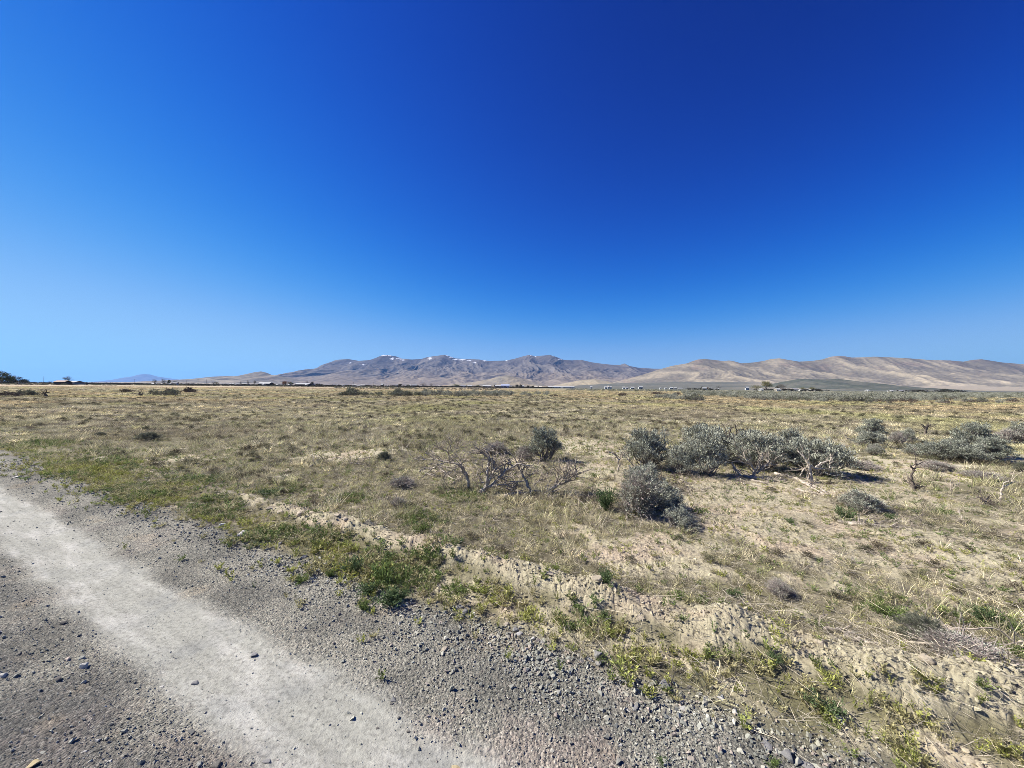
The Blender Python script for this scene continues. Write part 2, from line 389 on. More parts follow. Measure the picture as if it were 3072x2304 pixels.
# ------------------------------------------------------------------ mountains
MAIN = [(560,1152),(700,1140),(800,1131),(887,1120),(899,1114),(954,1103.5),(984,1094.5),(1004,1081),(1015,1079),(1044,1077),(1076,1082.5),(1109,1080),(1127,1074),(1141,1067.6),(1152,1064),(1170,1066),(1188,1069),(1206,1076),(1235,1078.5),(1264,1077),(1279,1072),(1297,1069),(1315,1067),(1333,1064),(1347,1068),(1366,1075),(1398,1077),(1438,1078.5),(1467,1083),(1519,1081.4),(1545,1076),(1570,1068.7),(1588,1064.4),(1606,1068.7),(1631,1066.5),(1650,1065),(1668,1070.5),(1689,1079),(1715,1081),(1744,1079.6),(1776,1087),(1805,1091),(1834,1094),(1859,1094.8),(1874,1090.4),(1888,1097.7),(1914,1103),(1961,1106),(1986,1106.3),(2100,1115),(2250,1135)]
RIGHT = [(1790,1160),(1845,1146),(1924,1125),(1986,1106),(2015,1097.7),(2062,1089.7),(2080,1082.5),(2094,1078.5),(2116,1077),(2141,1079.6),(2170,1083),(2188,1081.4),(2200,1083),(2224,1090),(2259,1087.5),(2291,1082.8),(2314,1076.9),(2338,1074.9),(2365,1079.6),(2397,1084.8),(2436,1082.8),(2468,1078),(2492,1070),(2515,1067.8),(2535,1069),(2555,1072.5),(2594,1071.7),(2622,1069.8),(2673,1072),(2728,1075),(2791,1080),(2850,1081.2),(2890,1084.8),(2917,1079.6),(2945,1077.7),(2965,1080.8),(3008,1087.5),(3072,1092.6),(3250,1102),(3600,1130)]
LEFTH = [(480,1158),(545,1139.7),(599,1134),(635,1130),(680,1128),(707,1129),(734,1123),(762,1117),(783,1114),(800,1118),(816,1125),(836,1127),(900,1140),(980,1158)]
MESA = [(330,1153),(365,1143),(390,1132),(416,1123.7),(434,1122),(452,1123.7),(474,1130),(506,1134.5),(542,1139),(620,1146),(760,1156)]
DARKH = [(2250,1172),(2300,1156),(2342,1146),(2397,1137),(2450,1138),(2515,1137),(2560,1142),(2614,1151),(2650,1164),(2700,1180)]
TANH = [(1640,1161),(1697,1149),(1740,1141),(1783,1137.5),(1820,1143),(1860,1155),(1900,1163)]
TANL = [(1290,1161),(1380,1150),(1420,1146),(1470,1137),(1500,1128),(1525,1126),(1560,1134),(1600,1146),(1650,1160)]
FANR = [(1500,1164),(1700,1158),(1850,1150),(2000,1147),(2150,1145),(2300,1147),(2500,1156),(2700,1160),(2900,1158),(3072,1162),(3400,1172)]
def M_rock(name, spread):
    m, n, l, b = new_mat(name, rough=1, spec=.02)
    at = n.new('ShaderNodeAttribute'); at.attribute_name = 'tint'
    tc = n.new('ShaderNodeTexCoord')
    t = noise_node(n, l, .012 / spread, 6, .65, tc.outputs['Object']); r = ramp(n, l, t.outputs[0], [(.35, (.72, .72, .74)), (.6, (1.08, 1.06, 1.04))])
    c = mul(n, l, at.outputs['Color'], r.outputs[0]); l.new(c, b.inputs['Base Color'])
    return m
def mrange(name, prof, D, front, back, lam, A, colf, seed, nx=520, ny=170, pw=1.5, power_z=0, label=None, snow=False):
    W = np.array([at_depth(px, py, D)[:] for px, py in prof])
    xs = np.linspace(W[0, 0], W[-1, 0], nx); crest = np.interp(xs, W[:, 0], W[:, 2]); crest = np.maximum(crest, 0)
    v = np.concatenate([np.linspace(0, 1, ny), 1 + np.linspace(0, 1, ny // 5)[1:]])
    Y = np.where(v <= 1, D - front * (1 - v), D + back * (v - 1))
    X, YY = np.meshgrid(xs, Y); Vv = np.broadcast_to(v[:, None], X.shape); Cc = np.broadcast_to(crest, X.shape)
    wx = fbm(X / (lam * 2.2), YY / (lam * 2.2), 3, seed) * .9
    rg = ridged(X / lam + wx, YY / (lam * 2.4) + wx * .4, 5, seed + 3, .55)
    rg2 = ridged(X / (lam * .3) + wx * 2, YY / (lam * .7), 4, seed + 9, .6)
    vv = np.clip(Vv, 0, 1)
    h = Cc * np.where(Vv <= 1, vv ** pw, 1 - .9 * (np.clip(Vv - 1, 0, 1)) ** .7)
    w = np.where(Vv <= 1, (vv ** .8) * (1 - vv ** 6), np.clip(Vv - 1, 0, 1))
    h = h - A * Cc * w * (1 - rg) - .18 * A * Cc * w * (1 - rg2)
    # nothing in front of the crest may rise over it
    lim = CAMH + (Cc - CAMH) * np.clip(YY / D, 0, 1) * .985
    h = np.where((Vv < .985), np.minimum(h, lim), h)
    h = np.maximum(h, 0) - 6 + 6 * ss(0, .04, vv)
    tint = colf(X, YY, vv, h, Cc, rg, rg2)
    i = np.arange(len(v) - 1)[:, None]; j = np.arange(nx - 1)[None, :]
    F = np.stack([i * nx + j, i * nx + j + 1, (i + 1) * nx + j + 1, (i + 1) * nx + j], -1).reshape(-1, 4)
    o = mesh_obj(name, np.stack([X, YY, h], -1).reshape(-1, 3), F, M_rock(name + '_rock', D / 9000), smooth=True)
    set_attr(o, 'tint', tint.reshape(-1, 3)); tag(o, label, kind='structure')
    return o
SNOW = [(1152,1066,14,3),(1170,1067,10,3),(1176,1076,8,6),(1198,1076,14,4),(1210,1080,8,3),(1290,1075,9,6),(1342,1067,8,4),(1352,1072,9,4),(1366,1078,12,4),(1385,1079,20,3),(1410,1081,14,3),(1425,1088,9,3),(1455,1082,12,3),(1520,1082,6,2),(1607,1069,5,2),(1660,1068,8,2),(1680,1078,10,3),(1051,1089,6,3),(1090,1094,6,3),(1593,1066,4,2)]
def main_col(X, Y, v, h, C, rg, rg2):
    n = fbm(X / 900, Y / 900, 4, 91)
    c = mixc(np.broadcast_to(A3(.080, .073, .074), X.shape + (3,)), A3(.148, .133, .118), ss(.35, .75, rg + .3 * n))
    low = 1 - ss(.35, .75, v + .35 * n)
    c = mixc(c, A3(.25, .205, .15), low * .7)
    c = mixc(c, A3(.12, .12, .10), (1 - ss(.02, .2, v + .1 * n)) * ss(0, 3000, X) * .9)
    f = FPX / Y
    # photo position of every vertex, only to find where the snow lies on the range
    M = np.array(CM.transposed()); P = np.stack([X, Y, h - CAMH], -1) @ M.T
    px = 1536 + FPX * P[..., 0] / -P[..., 2]; py = 1152 - FPX * P[..., 1] / -P[..., 2]
    s = np.zeros(X.shape)
    for a, b, rx, ry in SNOW:
        s = np.maximum(s, 1 - ((px - a) / rx) ** 2 - ((py - b) / ry) ** 2)
    s = ss(.52, .80, s * .9 + .75 * fbm(X / 45, Y / 90, 3, 95)) * (v > .55)
    return mixc(c, A3(.70, .72, .75), s * .9)
def tan_col(X, Y, v, h, C, rg, rg2):
    n = fbm(X / 700, Y / 700, 4, 96)
    c = mixc(np.broadcast_to(A3(.17, .15, .112), X.shape + (3,)), A3(.285, .245, .172), ss(.45, .85, rg + .35 * n))
    c = mixc(c, A3(.23, .18, .135), ss(.15, .4, fbm(X / 400 + 7, Y / 400, 3, 98)) * ss(.6, .9, v) * .6)
    c = mixc(c, A3(.385, .33, .235), ss(-.1, .3, n) * (1 - ss(.3, .6, v)) * .8)
    c = mixc(c, A3(.18, .16, .13), ss(.1, .35, fbm(X / 1500, Y / 260, 3, 99)) * (1 - ss(.25, .5, v)) * .6)
    return c
def mono(c1, c2, lam=500):
    def f(X, Y, v, h, C, rg, rg2):
        return mixc(np.broadcast_to(A3(*c1), X.shape + (3,)), A3(*c2), ss(-.3, .4, fbm(X / lam, Y / lam, 4, 97)))
    return f
def fan_col(X, Y, v, h, C, rg, rg2):
    n = fbm(X / 900, Y / 200, 4, 97)
    c = mixc(np.broadcast_to(A3(.115, .12, .10), X.shape + (3,)), A3(.165, .16, .13), ss(-.3, .4, n))
    return mixc(c, A3(.33, .285, .215), ss(.55, .75, X / Y + .12 * n) * ss(.05, .3, v + .2 * n))
mrange('mesa_hills', MESA, 38000, 6000, 5000, 2500, .3, mono((.12, .11, .10), (.16, .14, .12)), 5, 220, 60)
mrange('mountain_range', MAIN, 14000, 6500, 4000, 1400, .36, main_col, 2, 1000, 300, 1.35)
mrange('left_hills', LEFTH, 9000, 2600, 2000, 700, .35, tan_col, 8, 300, 90, 1.3)
mrange('right_hills', RIGHT, 9000, 3600, 2600, 1300, .34, tan_col, 6, 900, 240, 1.45)
mrange('tan_foothill', TANH, 6400, 900, 900, 300, .2, mono((.34, .29, .19), (.30, .26, .18)), 12, 160, 40, 1.1)
mrange('tan_spur_hill', TANL, 7600, 1500, 1200, 500, .35, mono((.30, .25, .165), (.20, .18, .14)), 14, 220, 60, 1.2)
mrange('valley_fan_hills', FANR, 5000, 2900, 1500, 900, .06, fan_col, 16, 300, 60, 1.4)
mrange('sagebrush_hill', DARKH, 3300, 900, 600, 260, .22, mono((.085, .095, .075), (.125, .125, .10), 200), 18, 240, 60, 1.05)

# ------------------------------------------------------------------ scattering
def rot_eul(n, rng, tilt=.15, full=False):
    e = np.zeros((n, 3)); e[:, 2] = rng.uniform(0, 6.283, n)
    if full: e[:, :2] = rng.uniform(0, 6.283, (n, 2))
    else: e[:, :2] = rng.normal(0, tilt, (n, 2))
    return e
def scatter(name, pts, eul, scl, tint, idx, variants, label, cat, kind='stuff'):
    me = bpy.data.meshes.new(name); n = len(pts)
    me.vertices.add(n); me.vertices.foreach_set('co', np.asarray(pts, np.float32).ravel()); me.update()
    o = bpy.data.objects.new(name, me); COL.objects.link(o)
    set_attr(o, 'rot', eul, 'FLOAT_VECTOR'); 
    scl = np.asarray(scl, float)
    if scl.ndim == 1: scl = np.repeat(scl[:, None], 3, 1)
    set_attr(o, 'scl', scl, 'FLOAT_VECTOR'); set_attr(o, 'tint', tint); set_attr(o, 'idx', idx, 'INT')
    coll = bpy.data.collections.new(name + '_kinds')
    for k, v in enumerate(variants):
        v.name = '%s_%02d' % (name, k); coll.objects.link(v)
    ng = bpy.data.node_groups.new(name + '_scatter', 'GeometryNodeTree')
    ng.interface.new_socket('Geometry', in_out='INPUT', socket_type='NodeSocketGeometry')
    ng.interface.new_socket('Geometry', in_out='OUTPUT', socket_type='NodeSocketGeometry')
    N, L = ng.nodes, ng.links
    gi = N.new('NodeGroupInput'); go = N.new('NodeGroupOutput')
    ci = N.new('GeometryNodeCollectionInfo'); ci.inputs['Collection'].default_value = coll
    ci.inputs['Separate Children'].default_value = True; ci.inputs['Reset Children'].default_value = True
    ip = N.new('GeometryNodeInstanceOnPoints'); ip.inputs['Pick Instance'].default_value = True
    def na(nm, t):
        a = N.new('GeometryNodeInputNamedAttribute'); a.data_type = t; a.inputs['Name'].default_value = nm; return a.outputs['Attribute']
    L.new(gi.outputs[0], ip.inputs['Points']); L.new(ci.outputs[0], ip.inputs['Instance'])
    L.new(na('idx', 'INT'), ip.inputs['Instance Index'])
    e2r = N.new('FunctionNodeEulerToRotation'); L.new(na('rot', 'FLOAT_VECTOR'), e2r.inputs[0]); L.new(e2r.outputs[0], ip.inputs['Rotation'])
    L.new(na('scl', 'FLOAT_VECTOR'), ip.inputs['Scale'])
    L.new(ip.outputs[0], go.inputs[0])
    md = o.modifiers.new('scatter', 'NODES'); md.node_group = ng
    tag(o, label, cat, None, kind)
    return o
def rot_of(e):  # noqa
    return e

def blades(rng, n, base_r, hmin, hmax, lean, width, droop=.3, name='tuft', mat=None, segs=2, flat=0.0):
    """n tapered curved blades, each its own strip"""
    a = rng.uniform(0, 6.283, n); rr = base_r * np.sqrt(rng.uniform(0, 1, n))
    bx, by = rr * np.cos(a), rr * np.sin(a)
    L = rng.uniform(hmin, hmax, n); da = a + rng.normal(0, 1.0, n); ln = np.abs(rng.normal(lean, lean * .5, n)) + flat
    ln = np.clip(ln, 0, 1.5)
    V_, F_ = [], []
    ts = np.linspace(0, 1, segs + 1)
    dx, dy = np.cos(da), np.sin(da)
    pts = []
    cx, cy, cz = bx.copy(), by.copy(), np.zeros(n) - .005
    for k, t in enumerate(ts):
        if k:
            th = ln + droop * t * 1.6
            st = L / segs
            cx = cx + dx * np.sin(th) * st; cy = cy + dy * np.sin(th) * st; cz = cz + np.cos(th) * st
            cz = np.maximum(cz, .003)
        pts.append(np.stack([cx, cy, cz], -1))
    wa = rng.uniform(0, 3.1416, n); wv = np.stack([np.cos(wa), np.sin(wa), 0 * wa], -1) * width / 2
    wv = wv * rng.uniform(.6, 1.4, n)[:, None]
    rows = []
    for k in range(segs):
        w = 1 - .35 * k / segs
        rows += [pts[k] - wv * w, pts[k] + wv * w]
    rows.append(pts[-1])
    Vt = np.stack(rows, 1); m = Vt.shape[1]; base = (np.arange(n) * m)[:, None]
    f = []
    for k in range(segs - 1):
        f.append(np.concatenate([base + 2 * k, base + 2 * k + 1, base + 2 * k + 3], 1)); f.append(np.concatenate([base + 2 * k, base + 2 * k + 3, base + 2 * k + 2], 1))
    k = segs - 1
    f.append(np.concatenate([base + 2 * k, base + 2 * k + 1, base + 2 * k + 2], 1))
    return Vt.reshape(-1, 3), np.concatenate(f, 0), np.repeat(rng.uniform(0, 1, n), m)
def leaves(rng, pos, dirs, L, W, name=None):
    """narrow diamond leaves at pos along dirs (all arrays)"""
    n = len(pos); d = dirs / (np.linalg.norm(dirs, axis=1)[:, None] + 1e-9)
    r = rng.normal(0, 1, (n, 3)); w = np.cross(d, r); w /= np.linalg.norm(w, axis=1)[:, None] + 1e-9
    L = np.broadcast_to(L, n)[:, None]; W = np.broadcast_to(W, n)[:, None]
    v = np.stack([pos, pos + d * L * .5 + w * W * .5, pos + d * L, pos + d * L * .5 - w * W * .5], 1).reshape(-1, 3)
    b = (np.arange(n) * 4)[:, None]
    f = np.concatenate([b, b + 1, b + 2, b + 3], 1)
    return v, f, np.repeat(rng.uniform(0, 1, n), 4)
def soup(parts, name, mat, link=False, parent=None):
    vs, fs, va = [], [], []; o = 0
    tri = all(p[1].shape[1] == 3 for p in parts)
    for v, f, a in parts:
        if not tri and f.shape[1] == 3: f = np.concatenate([f, f[:, 2:3]], 1)
        vs.append(v); fs.append(f + o); va.append(a); o += len(v)
    F = np.concatenate(fs)
    if tri or not any(p[1].shape[1] == 3 for p in parts):
        ob = mesh_obj(name, np.concatenate(vs), F, mat, parent, link=link)
    else:
        ob = mesh_obj(name, np.concatenate(vs), [tuple(dict.fromkeys(q)) for q in F.tolist()], mat, parent, link=link)
    set_attr(ob, 'vary', np.concatenate(va), 'FLOAT')
    return ob

RNG = np.random.default_rng(7)
# --- stones
def stone_mesh(seed, flat=.6, pts=16, link=False, name='stone', mat=None, bevel=False):
    rng = np.random.default_rng(seed); bm = bmesh.new()
    p = rng.normal(0, 1, (pts, 3)); p /= np.linalg.norm(p, axis=1)[:, None]; p *= rng.uniform(.75, 1, pts)[:, None]
    p *= np.array([1, rng.uniform(.6, .9), flat * rng.uniform(.7, 1.2)])
    for q in p: bm.verts.new(q)
    r = bmesh.ops.convex_hull(bm, input=bm.verts)
    junk = list({g for g in r['geom_interior'] + r['geom_unused'] if isinstance(g, bmesh.types.BMVert)})
    bmesh.ops.delete(bm, geom=junk, context='VERTS')
    if bevel:
        bmesh.ops.bevel(bm, geom=list(bm.edges), offset=.06, segments=1, affect='EDGES')
        bmesh.ops.recalc_face_normals(bm, faces=bm.faces)
    me = bpy.data.meshes.new(name); bm.to_mesh(me); bm.free()
    if mat: me.materials.append(mat)
    me.update()
    if not bevel:
        a = me.attributes.new('vary', 'FLOAT', 'POINT'); a.data.foreach_set('value', np.full(len(me.vertices), rng.uniform(.2, .8), np.float32))
    o = bpy.data.objects.new(name, me)
    if link: COL.objects.link(o)
    return o
def wedge(n, r0, r1, rng, amax=80):
    r = np.sqrt(rng.uniform(r0 * r0, r1 * r1, n)); a = np.radians(rng.uniform(-amax, amax, n))
    return r * np.sin(a), r * np.cos(a)

def gravel():
    rng = np.random.default_rng(21)
    X, Y = [], []
    for r0, r1, dens in ((1.3, 2.6, 7500), (2.6, 4.2, 4200), (4.2, 7.5, 1500), (7.5, 13, 450)):
        area = math.radians(80) * (r1 * r1 - r0 * r0)
        x, y = wedge(int(area * dens), r0, r1, rng); s, q = sq(x, y); k = s < .35; X.append(x[k]); Y.append(y[k])
    x = np.concatenate(X); y = np.concatenate(Y); Z = zones(x, y)
    n2 = fbm(x * 2.5, y * 2.5, 3, 101)
    p = Z['road'] * (1 - .80 * Z['track']) * (.5 + .5 * ss(-.2, .3, n2)) + .35 * (1 - ss(.0, .3, Z['s'])) * (Z['s'] > -.1)
    k = rng.uniform(0, 1, len(x)) < p; x, y = x[k], y[k]; Z = zones(x, y); n = len(x)
    edge = np.exp(-((Z['s'] + .12) / .28) ** 2)
    size = .0034 * np.exp(rng.normal(0, .42, n)) * (1 + 1.1 * edge) * (1 + .25 * (Z['r'] > 4.2) + .5 * (Z['r'] > 7.5)) * (1 - .3 * Z['track'])
    big = rng.uniform(0, 1, n) < (.03 + .05 * edge); size = np.where(big, size * rng.uniform(1.8, 3.2, n), size)
    size = np.minimum(size, .021)
    base = ground_colour(x, y, Z)
    pal = np.array([(.25, .255, .23), (.18, .185, .175), (.33, .32, .29), (.34, .27, .245), (.40, .385, .345), (.12, .125, .125), (.28, .27, .22), (.58, .56, .52)])
    ci = rng.choice(len(pal), n, p=[.27, .2, .18, .10, .1, .08, .04, .03]); c = pal[ci] * A3(1.12, 1.10, .98) * rng.uniform(.7, 1.3, (n, 1)) * .55 + base * .5 * rng.uniform(.7, 1.3, (n, 1))
    z = HV(x, y) + size * .25
    e = rot_eul(n, rng, .35)
    scatter('gravel', np.stack([x, y, z], -1), e, size * 1.0, c, rng.integers(0, 10, n), [stone_mesh(i, .6, 11, mat=M_STONE) for i in range(10)],
            'loose grey and pinkish crushed gravel scattered over the dirt road', 'gravel')
    print('gravel', n)
gravel()
def crumbs():
    rng = np.random.default_rng(22)
    X, Y = [], []
    for r0, r1, dens in ((1.7, 3.5, 4200), (3.5, 6, 2200), (6, 12, 400)):
        area = math.radians(80) * (r1 * r1 - r0 * r0)
        x, y = wedge(int(area * dens), r0, r1, rng); s, q = sq(x, y); k = s > .05; X.append(x[k]); Y.append(y[k])
    x = np.concatenate(X); y = np.concatenate(Y); Z = zones(x, y)
    k = rng.uniform(0, 1, len(x)) < Z['bare'] * (.46 + .14 * Z['berm']); x, y = x[k], y[k]; Z = zones(x, y); n = len(x)
    size = .0038 * np.exp(rng.normal(0, .72, n)) * (1 + .8 * Z['berm']) * (1 + .3 * (Z['r'] > 5)); size = np.minimum(size, .024)
    c = ground_colour(x, y, Z) * rng.uniform(.85, 1.12, (n, 1))
    z = HV(x, y) + size * .2
    scatter('soil_crumbs', np.stack([x, y, z], -1), rot_eul(n, rng, .4), size, c, rng.integers(0, 8, n), [stone_mesh(40 + i, .55, 10, mat=M_STONE) for i in range(8)],
            'crumbled pale clay clods on bare soil and berm', 'soil')
    print('crumbs', n)
crumbs()

# ------------------------------------------------------------------ grasses and ground cover
def tuft(seed, n=42, base_r=.045, hmin=.06, hmax=.17, lean=.35, width=.0038, droop=.35, segs=2, heads=0, flat=0.0, mat=None):
    rng = np.random.default_rng(seed)
    p = [blades(rng, n, base_r, hmin, hmax, lean, width, droop, segs=segs, flat=flat)]
    return soup(p, 'tuft', mat or M_BLADE)
def weed(seed, n=60, R=.05, h=.07, L=.022, W=.009, mat=None, up=.6):
    """small leafy herb: leaves up a few short stems"""
    rng = np.random.default_rng(seed); ns = 9
    a = rng.uniform(0, 6.283, ns); tip = np.stack([R * np.cos(a) * rng.uniform(.3, 1, ns), R * np.sin(a) * rng.uniform(.3, 1, ns), h * rng.uniform(.5, 1, ns)], -1)
    k = rng.integers(0, ns, n); t = rng.uniform(.15, 1, n)[:, None]
    pos = tip[k] * np.array([1, 1, 0]) * t ** .7 + np.array([0, 0, 1]) * tip[k][:, 2:3] * t
    d = rng.normal(0, .7, (n, 3)); d[:, 2] = np.abs(d[:, 2]) * up + .25; d[:, :2] += tip[k][:, :2] / R * .6
    p = [leaves(rng, pos, d, L * rng.uniform(.6, 1.3, n), W * rng.uniform(.7, 1.3, n))]
    b = leaves(rng, np.zeros((ns, 3)), tip, np.linalg.norm(tip, axis=1), .003)
    p.append(b)
    return soup(p, 'weed', mat or M_BLADE)
def scrublet(seed, n=150, R=.16, H=.15, mat=None):
    """low twiggy half-dead shrublet"""
    rng = np.random.default_rng(seed)
    a = rng.uniform(0, 6.283, n); el = rng.uniform(.05, 1.5, n); rr = rng.uniform(.5, 1, n)
    tip = np.stack([R * np.cos(a) * np.cos(el) * rr, R * np.sin(a) * np.cos(el) * rr, H * (np.sin(el) * rr * .9 + .04)], -1)
    st = tip * rng.uniform(.1, .6, n)[:, None] + rng.normal(0, .01, (n, 3)); st[:, 2] = np.abs(st[:, 2])
    p = [leaves(rng, st, tip - st + rng.normal(0, .02, (n, 3)), np.linalg.norm(tip - st, axis=1), .0035)]
    m = n * 2; k = rng.integers(0, n, m)
    p.append(leaves(rng, tip[k] * rng.uniform(.6, 1, m)[:, None], rng.normal(0, 1, (m, 3)) + np.array([0, 0, .6]), .02 * rng.uniform(.5, 1.4, m), .007))
    return soup(p, 'scrublet', mat or M_BLADE)
def straw(seed, n=22, L=.11, mat=None):
    """fallen straw lying criss-cross"""
    rng = np.random.default_rng(seed)
    pos = np.stack([rng.normal(0, .09, n), rng.normal(0, .09, n), rng.uniform(.002, .03, n)], -1)
    a = rng.uniform(0, 6.283, n); d = np.stack([np.cos(a), np.sin(a), rng.normal(.06, .12, n)], -1)
    return soup([leaves(rng, pos, d, L * rng.uniform(.3, 1.5, n), .0022)], 'straw', mat or M_BLADE)
OLIVE = A3(.50, .45, .26); TANG = A3(.72, .63, .42); GREY = A3(.27, .235, .20); GRN = A3(.15, .20, .055); YGR = A3(.36, .36, .10); BRN = A3(.13, .105, .07)
def tints(x, y, Z, rng, kind='grass'):
    n = len(x)
    m = fbm(x * .35, y * .35, 4, 111); m2 = fbm(x * .08, y * .08, 3, 112)
    c = mixc(np.broadcast_to(OLIVE, (n, 3)), TANG, ss(-.25, .45, m + .4 * rng.normal(0, 1, n) * .5))
    c = mixc(c, GREY, (rng.uniform(0, 1, n) < .20) * .8)
    c = mixc(c, A3(.31, .34, .12), (rng.uniform(0, 1, n) < .18) * .7 * (1 - .7 * ss(10, 35, Z['r'])))
    c = mixc(c, GRN, np.clip(Z['green'] * 1.0, 0, 1) * (rng.uniform(0, 1, n) < .55) * .85 * (1 - ss(14, 40, Z['r']) * .6))
    c = mixc(c, A3(.30, .285, .15), ss(.05, .35, m2) * .35 * ss(10, 40, Z['r']))
    gold = Z['straw'] * ss(16, 60, Z['r'])
    c = mixc(c, A3(.56, .43, .235), gold * .8)
    pale = ss(150, 165, y - .10 * x) * ss(60, -40, x); c = mixc(c, A3(.55, .44, .29), pale * .8)
    c = mixc(c, A3(.13, .11, .085), (rng.uniform(0, 1, n) < .20) * .85)
    c = mixc(c, A3(.26, .215, .15), ss(.0, .35, fbm(x * .11 + 5, y * .11, 4, 116)) * .55 * ss(6, 20, Z['r']))
    c = mixc(c, A3(.47, .45, .19), ss(.05, .35, fbm(x * .07 + 9, y * .07, 3, 117)) * .6 * ss(6, 20, Z['r']))
    return c * np.exp(rng.normal(0, .30, (n, 1)))
def grass():
    rng = np.random.default_rng(31)
    kinds = [tuft(i, 30, .045, .05, .14, .32) for i in range(4)] + [tuft(10 + i, 20, .03, .08, .19, .25, .0026, .35, 3) for i in range(3)] + \
            [tuft(20 + i, 40, .06, .03, .08, .6, .0034, .3) for i in range(3)]
    big = [tuft(30 + i, 90, .26, .08, .24, .40, .010, .4) for i in range(4)]      # wide patches of grass for the middle distance
    X, Y, S = [], [], []
    for r0, r1, dens, sc in ((1.8, 5, 230, .9), (5, 9, 150, 1.0), (9, 18, 55, 1.35)):
        area = math.radians(80) * (r1 * r1 - r0 * r0)
        x, y = wedge(int(area * dens), r0, r1, rng); X.append(x); Y.append(y); S.append(np.full(len(x), sc))
    x = np.concatenate(X); y = np.concatenate(Y); S = np.concatenate(S); Z = zones(x, y)
    patch = fbm(x * 2.2, y * 2.2, 3, 113); right = ss(.5, 3, x) * (1 - ss(5, 9, Z['r']))
    p = (1 - Z['road']) ** 3 * (1 - .93 * Z['bare']) * (.42 + .58 * ss(-.35, .15, patch)) * (1 - .75 * Z['berm']) * (1 - .2 * right)
    p = p * (.25 + .75 * np.maximum(ss(.45, .95, Z['s']), ss(3.5, 8, Z['q'])))
    k = rng.uniform(0, 1, len(x)) < p
    x, y, S = x[k], y[k], S[k]; Z = zones(x, y); n = len(x)
    tall = fbm(x * .8 + 4, y * .8, 3, 114)
    s = S * rng.uniform(.6, 1.2, n) * (.80 + .5 * ss(-.1, .4, tall)); sv = np.stack([s, s, s * rng.uniform(.7, 1.15, n) * (.85 + .15 * ss(0, 1.5, Z['s']))], -1)
    idx = np.where(rng.uniform(0, 1, n) < .35 + .3 * (tall > .05), rng.integers(4, 7, n), np.where(rng.uniform(0, 1, n) < .6, rng.integers(0, 4, n), rng.integers(7, 10, n)))
    scatter('dry_grass', np.stack([x, y, HV(x, y)], -1), rot_eul(n, rng, .12), sv, tints(x, y, Z, rng), idx, kinds, 'dry olive and straw coloured grass covering the near field', 'grass')
    print('grass', n)
    X, Y, S = [], [], []
    for r0, r1, dens, sc in ((16, 32, 13, .85), (32, 65, 5.5, 1.15), (65, 130, 1.7, 1.8), (130, 300, .33, 3.0)):
        area = math.radians(80) * (r1 * r1 - r0 * r0)
        x, y = wedge(int(area * dens), r0, r1, rng); X.append(x); Y.append(y); S.append(np.full(len(x), sc))
    x = np.concatenate(X); y = np.concatenate(Y); S = np.concatenate(S); Z = zones(x, y)
    p = (1 - Z['road']) * (1 - .8 * Z['bare']) * (.45 + .55 * ss(-.4, .1, fbm(x * .5, y * .5, 3, 115)))
    k = rng.uniform(0, 1, len(x)) < p; x, y, S = x[k], y[k], S[k]; Z = zones(x, y); n = len(x)
    s = S * rng.uniform(.6, 1.2, n); sv = np.stack([s, s, np.minimum(s, 1.25) * rng.uniform(.55, 1.1, n)], -1)
    scatter('field_grass', np.stack([x, y, HV(x, y)], -1), rot_eul(n, rng, .05), sv, tints(x, y, Z, rng), rng.integers(0, 4, n), big, 'dry tan and olive grass stretching across the open field', 'grass')
    print('field grass', n)
grass()
def litter():
    rng = np.random.default_rng(32)
    x, y = wedge(8300, 1.8, 9, rng); Z = zones(x, y)
    p = (1 - Z['road']) ** 2 * (.55 + .45 * ss(0, 2, x)); k = rng.uniform(0, 1, len(x)) < p; x, y = x[k], y[k]; Z = zones(x, y); n = len(x)
    c = mixc(np.broadcast_to(A3(.55, .48, .34), (n, 3)), A3(.26, .23, .20), rng.uniform(0, 1, n) * .8)
    scatter('fallen_straw_litter', np.stack([x, y, HV(x, y)], -1), rot_eul(n, rng, .1), rng.uniform(.6, 1.5, n), c, rng.integers(0, 5, n), [straw(i) for i in range(5)],
            'pale dead stalks lying criss-cross among the grass', 'dead stalks')
litter()
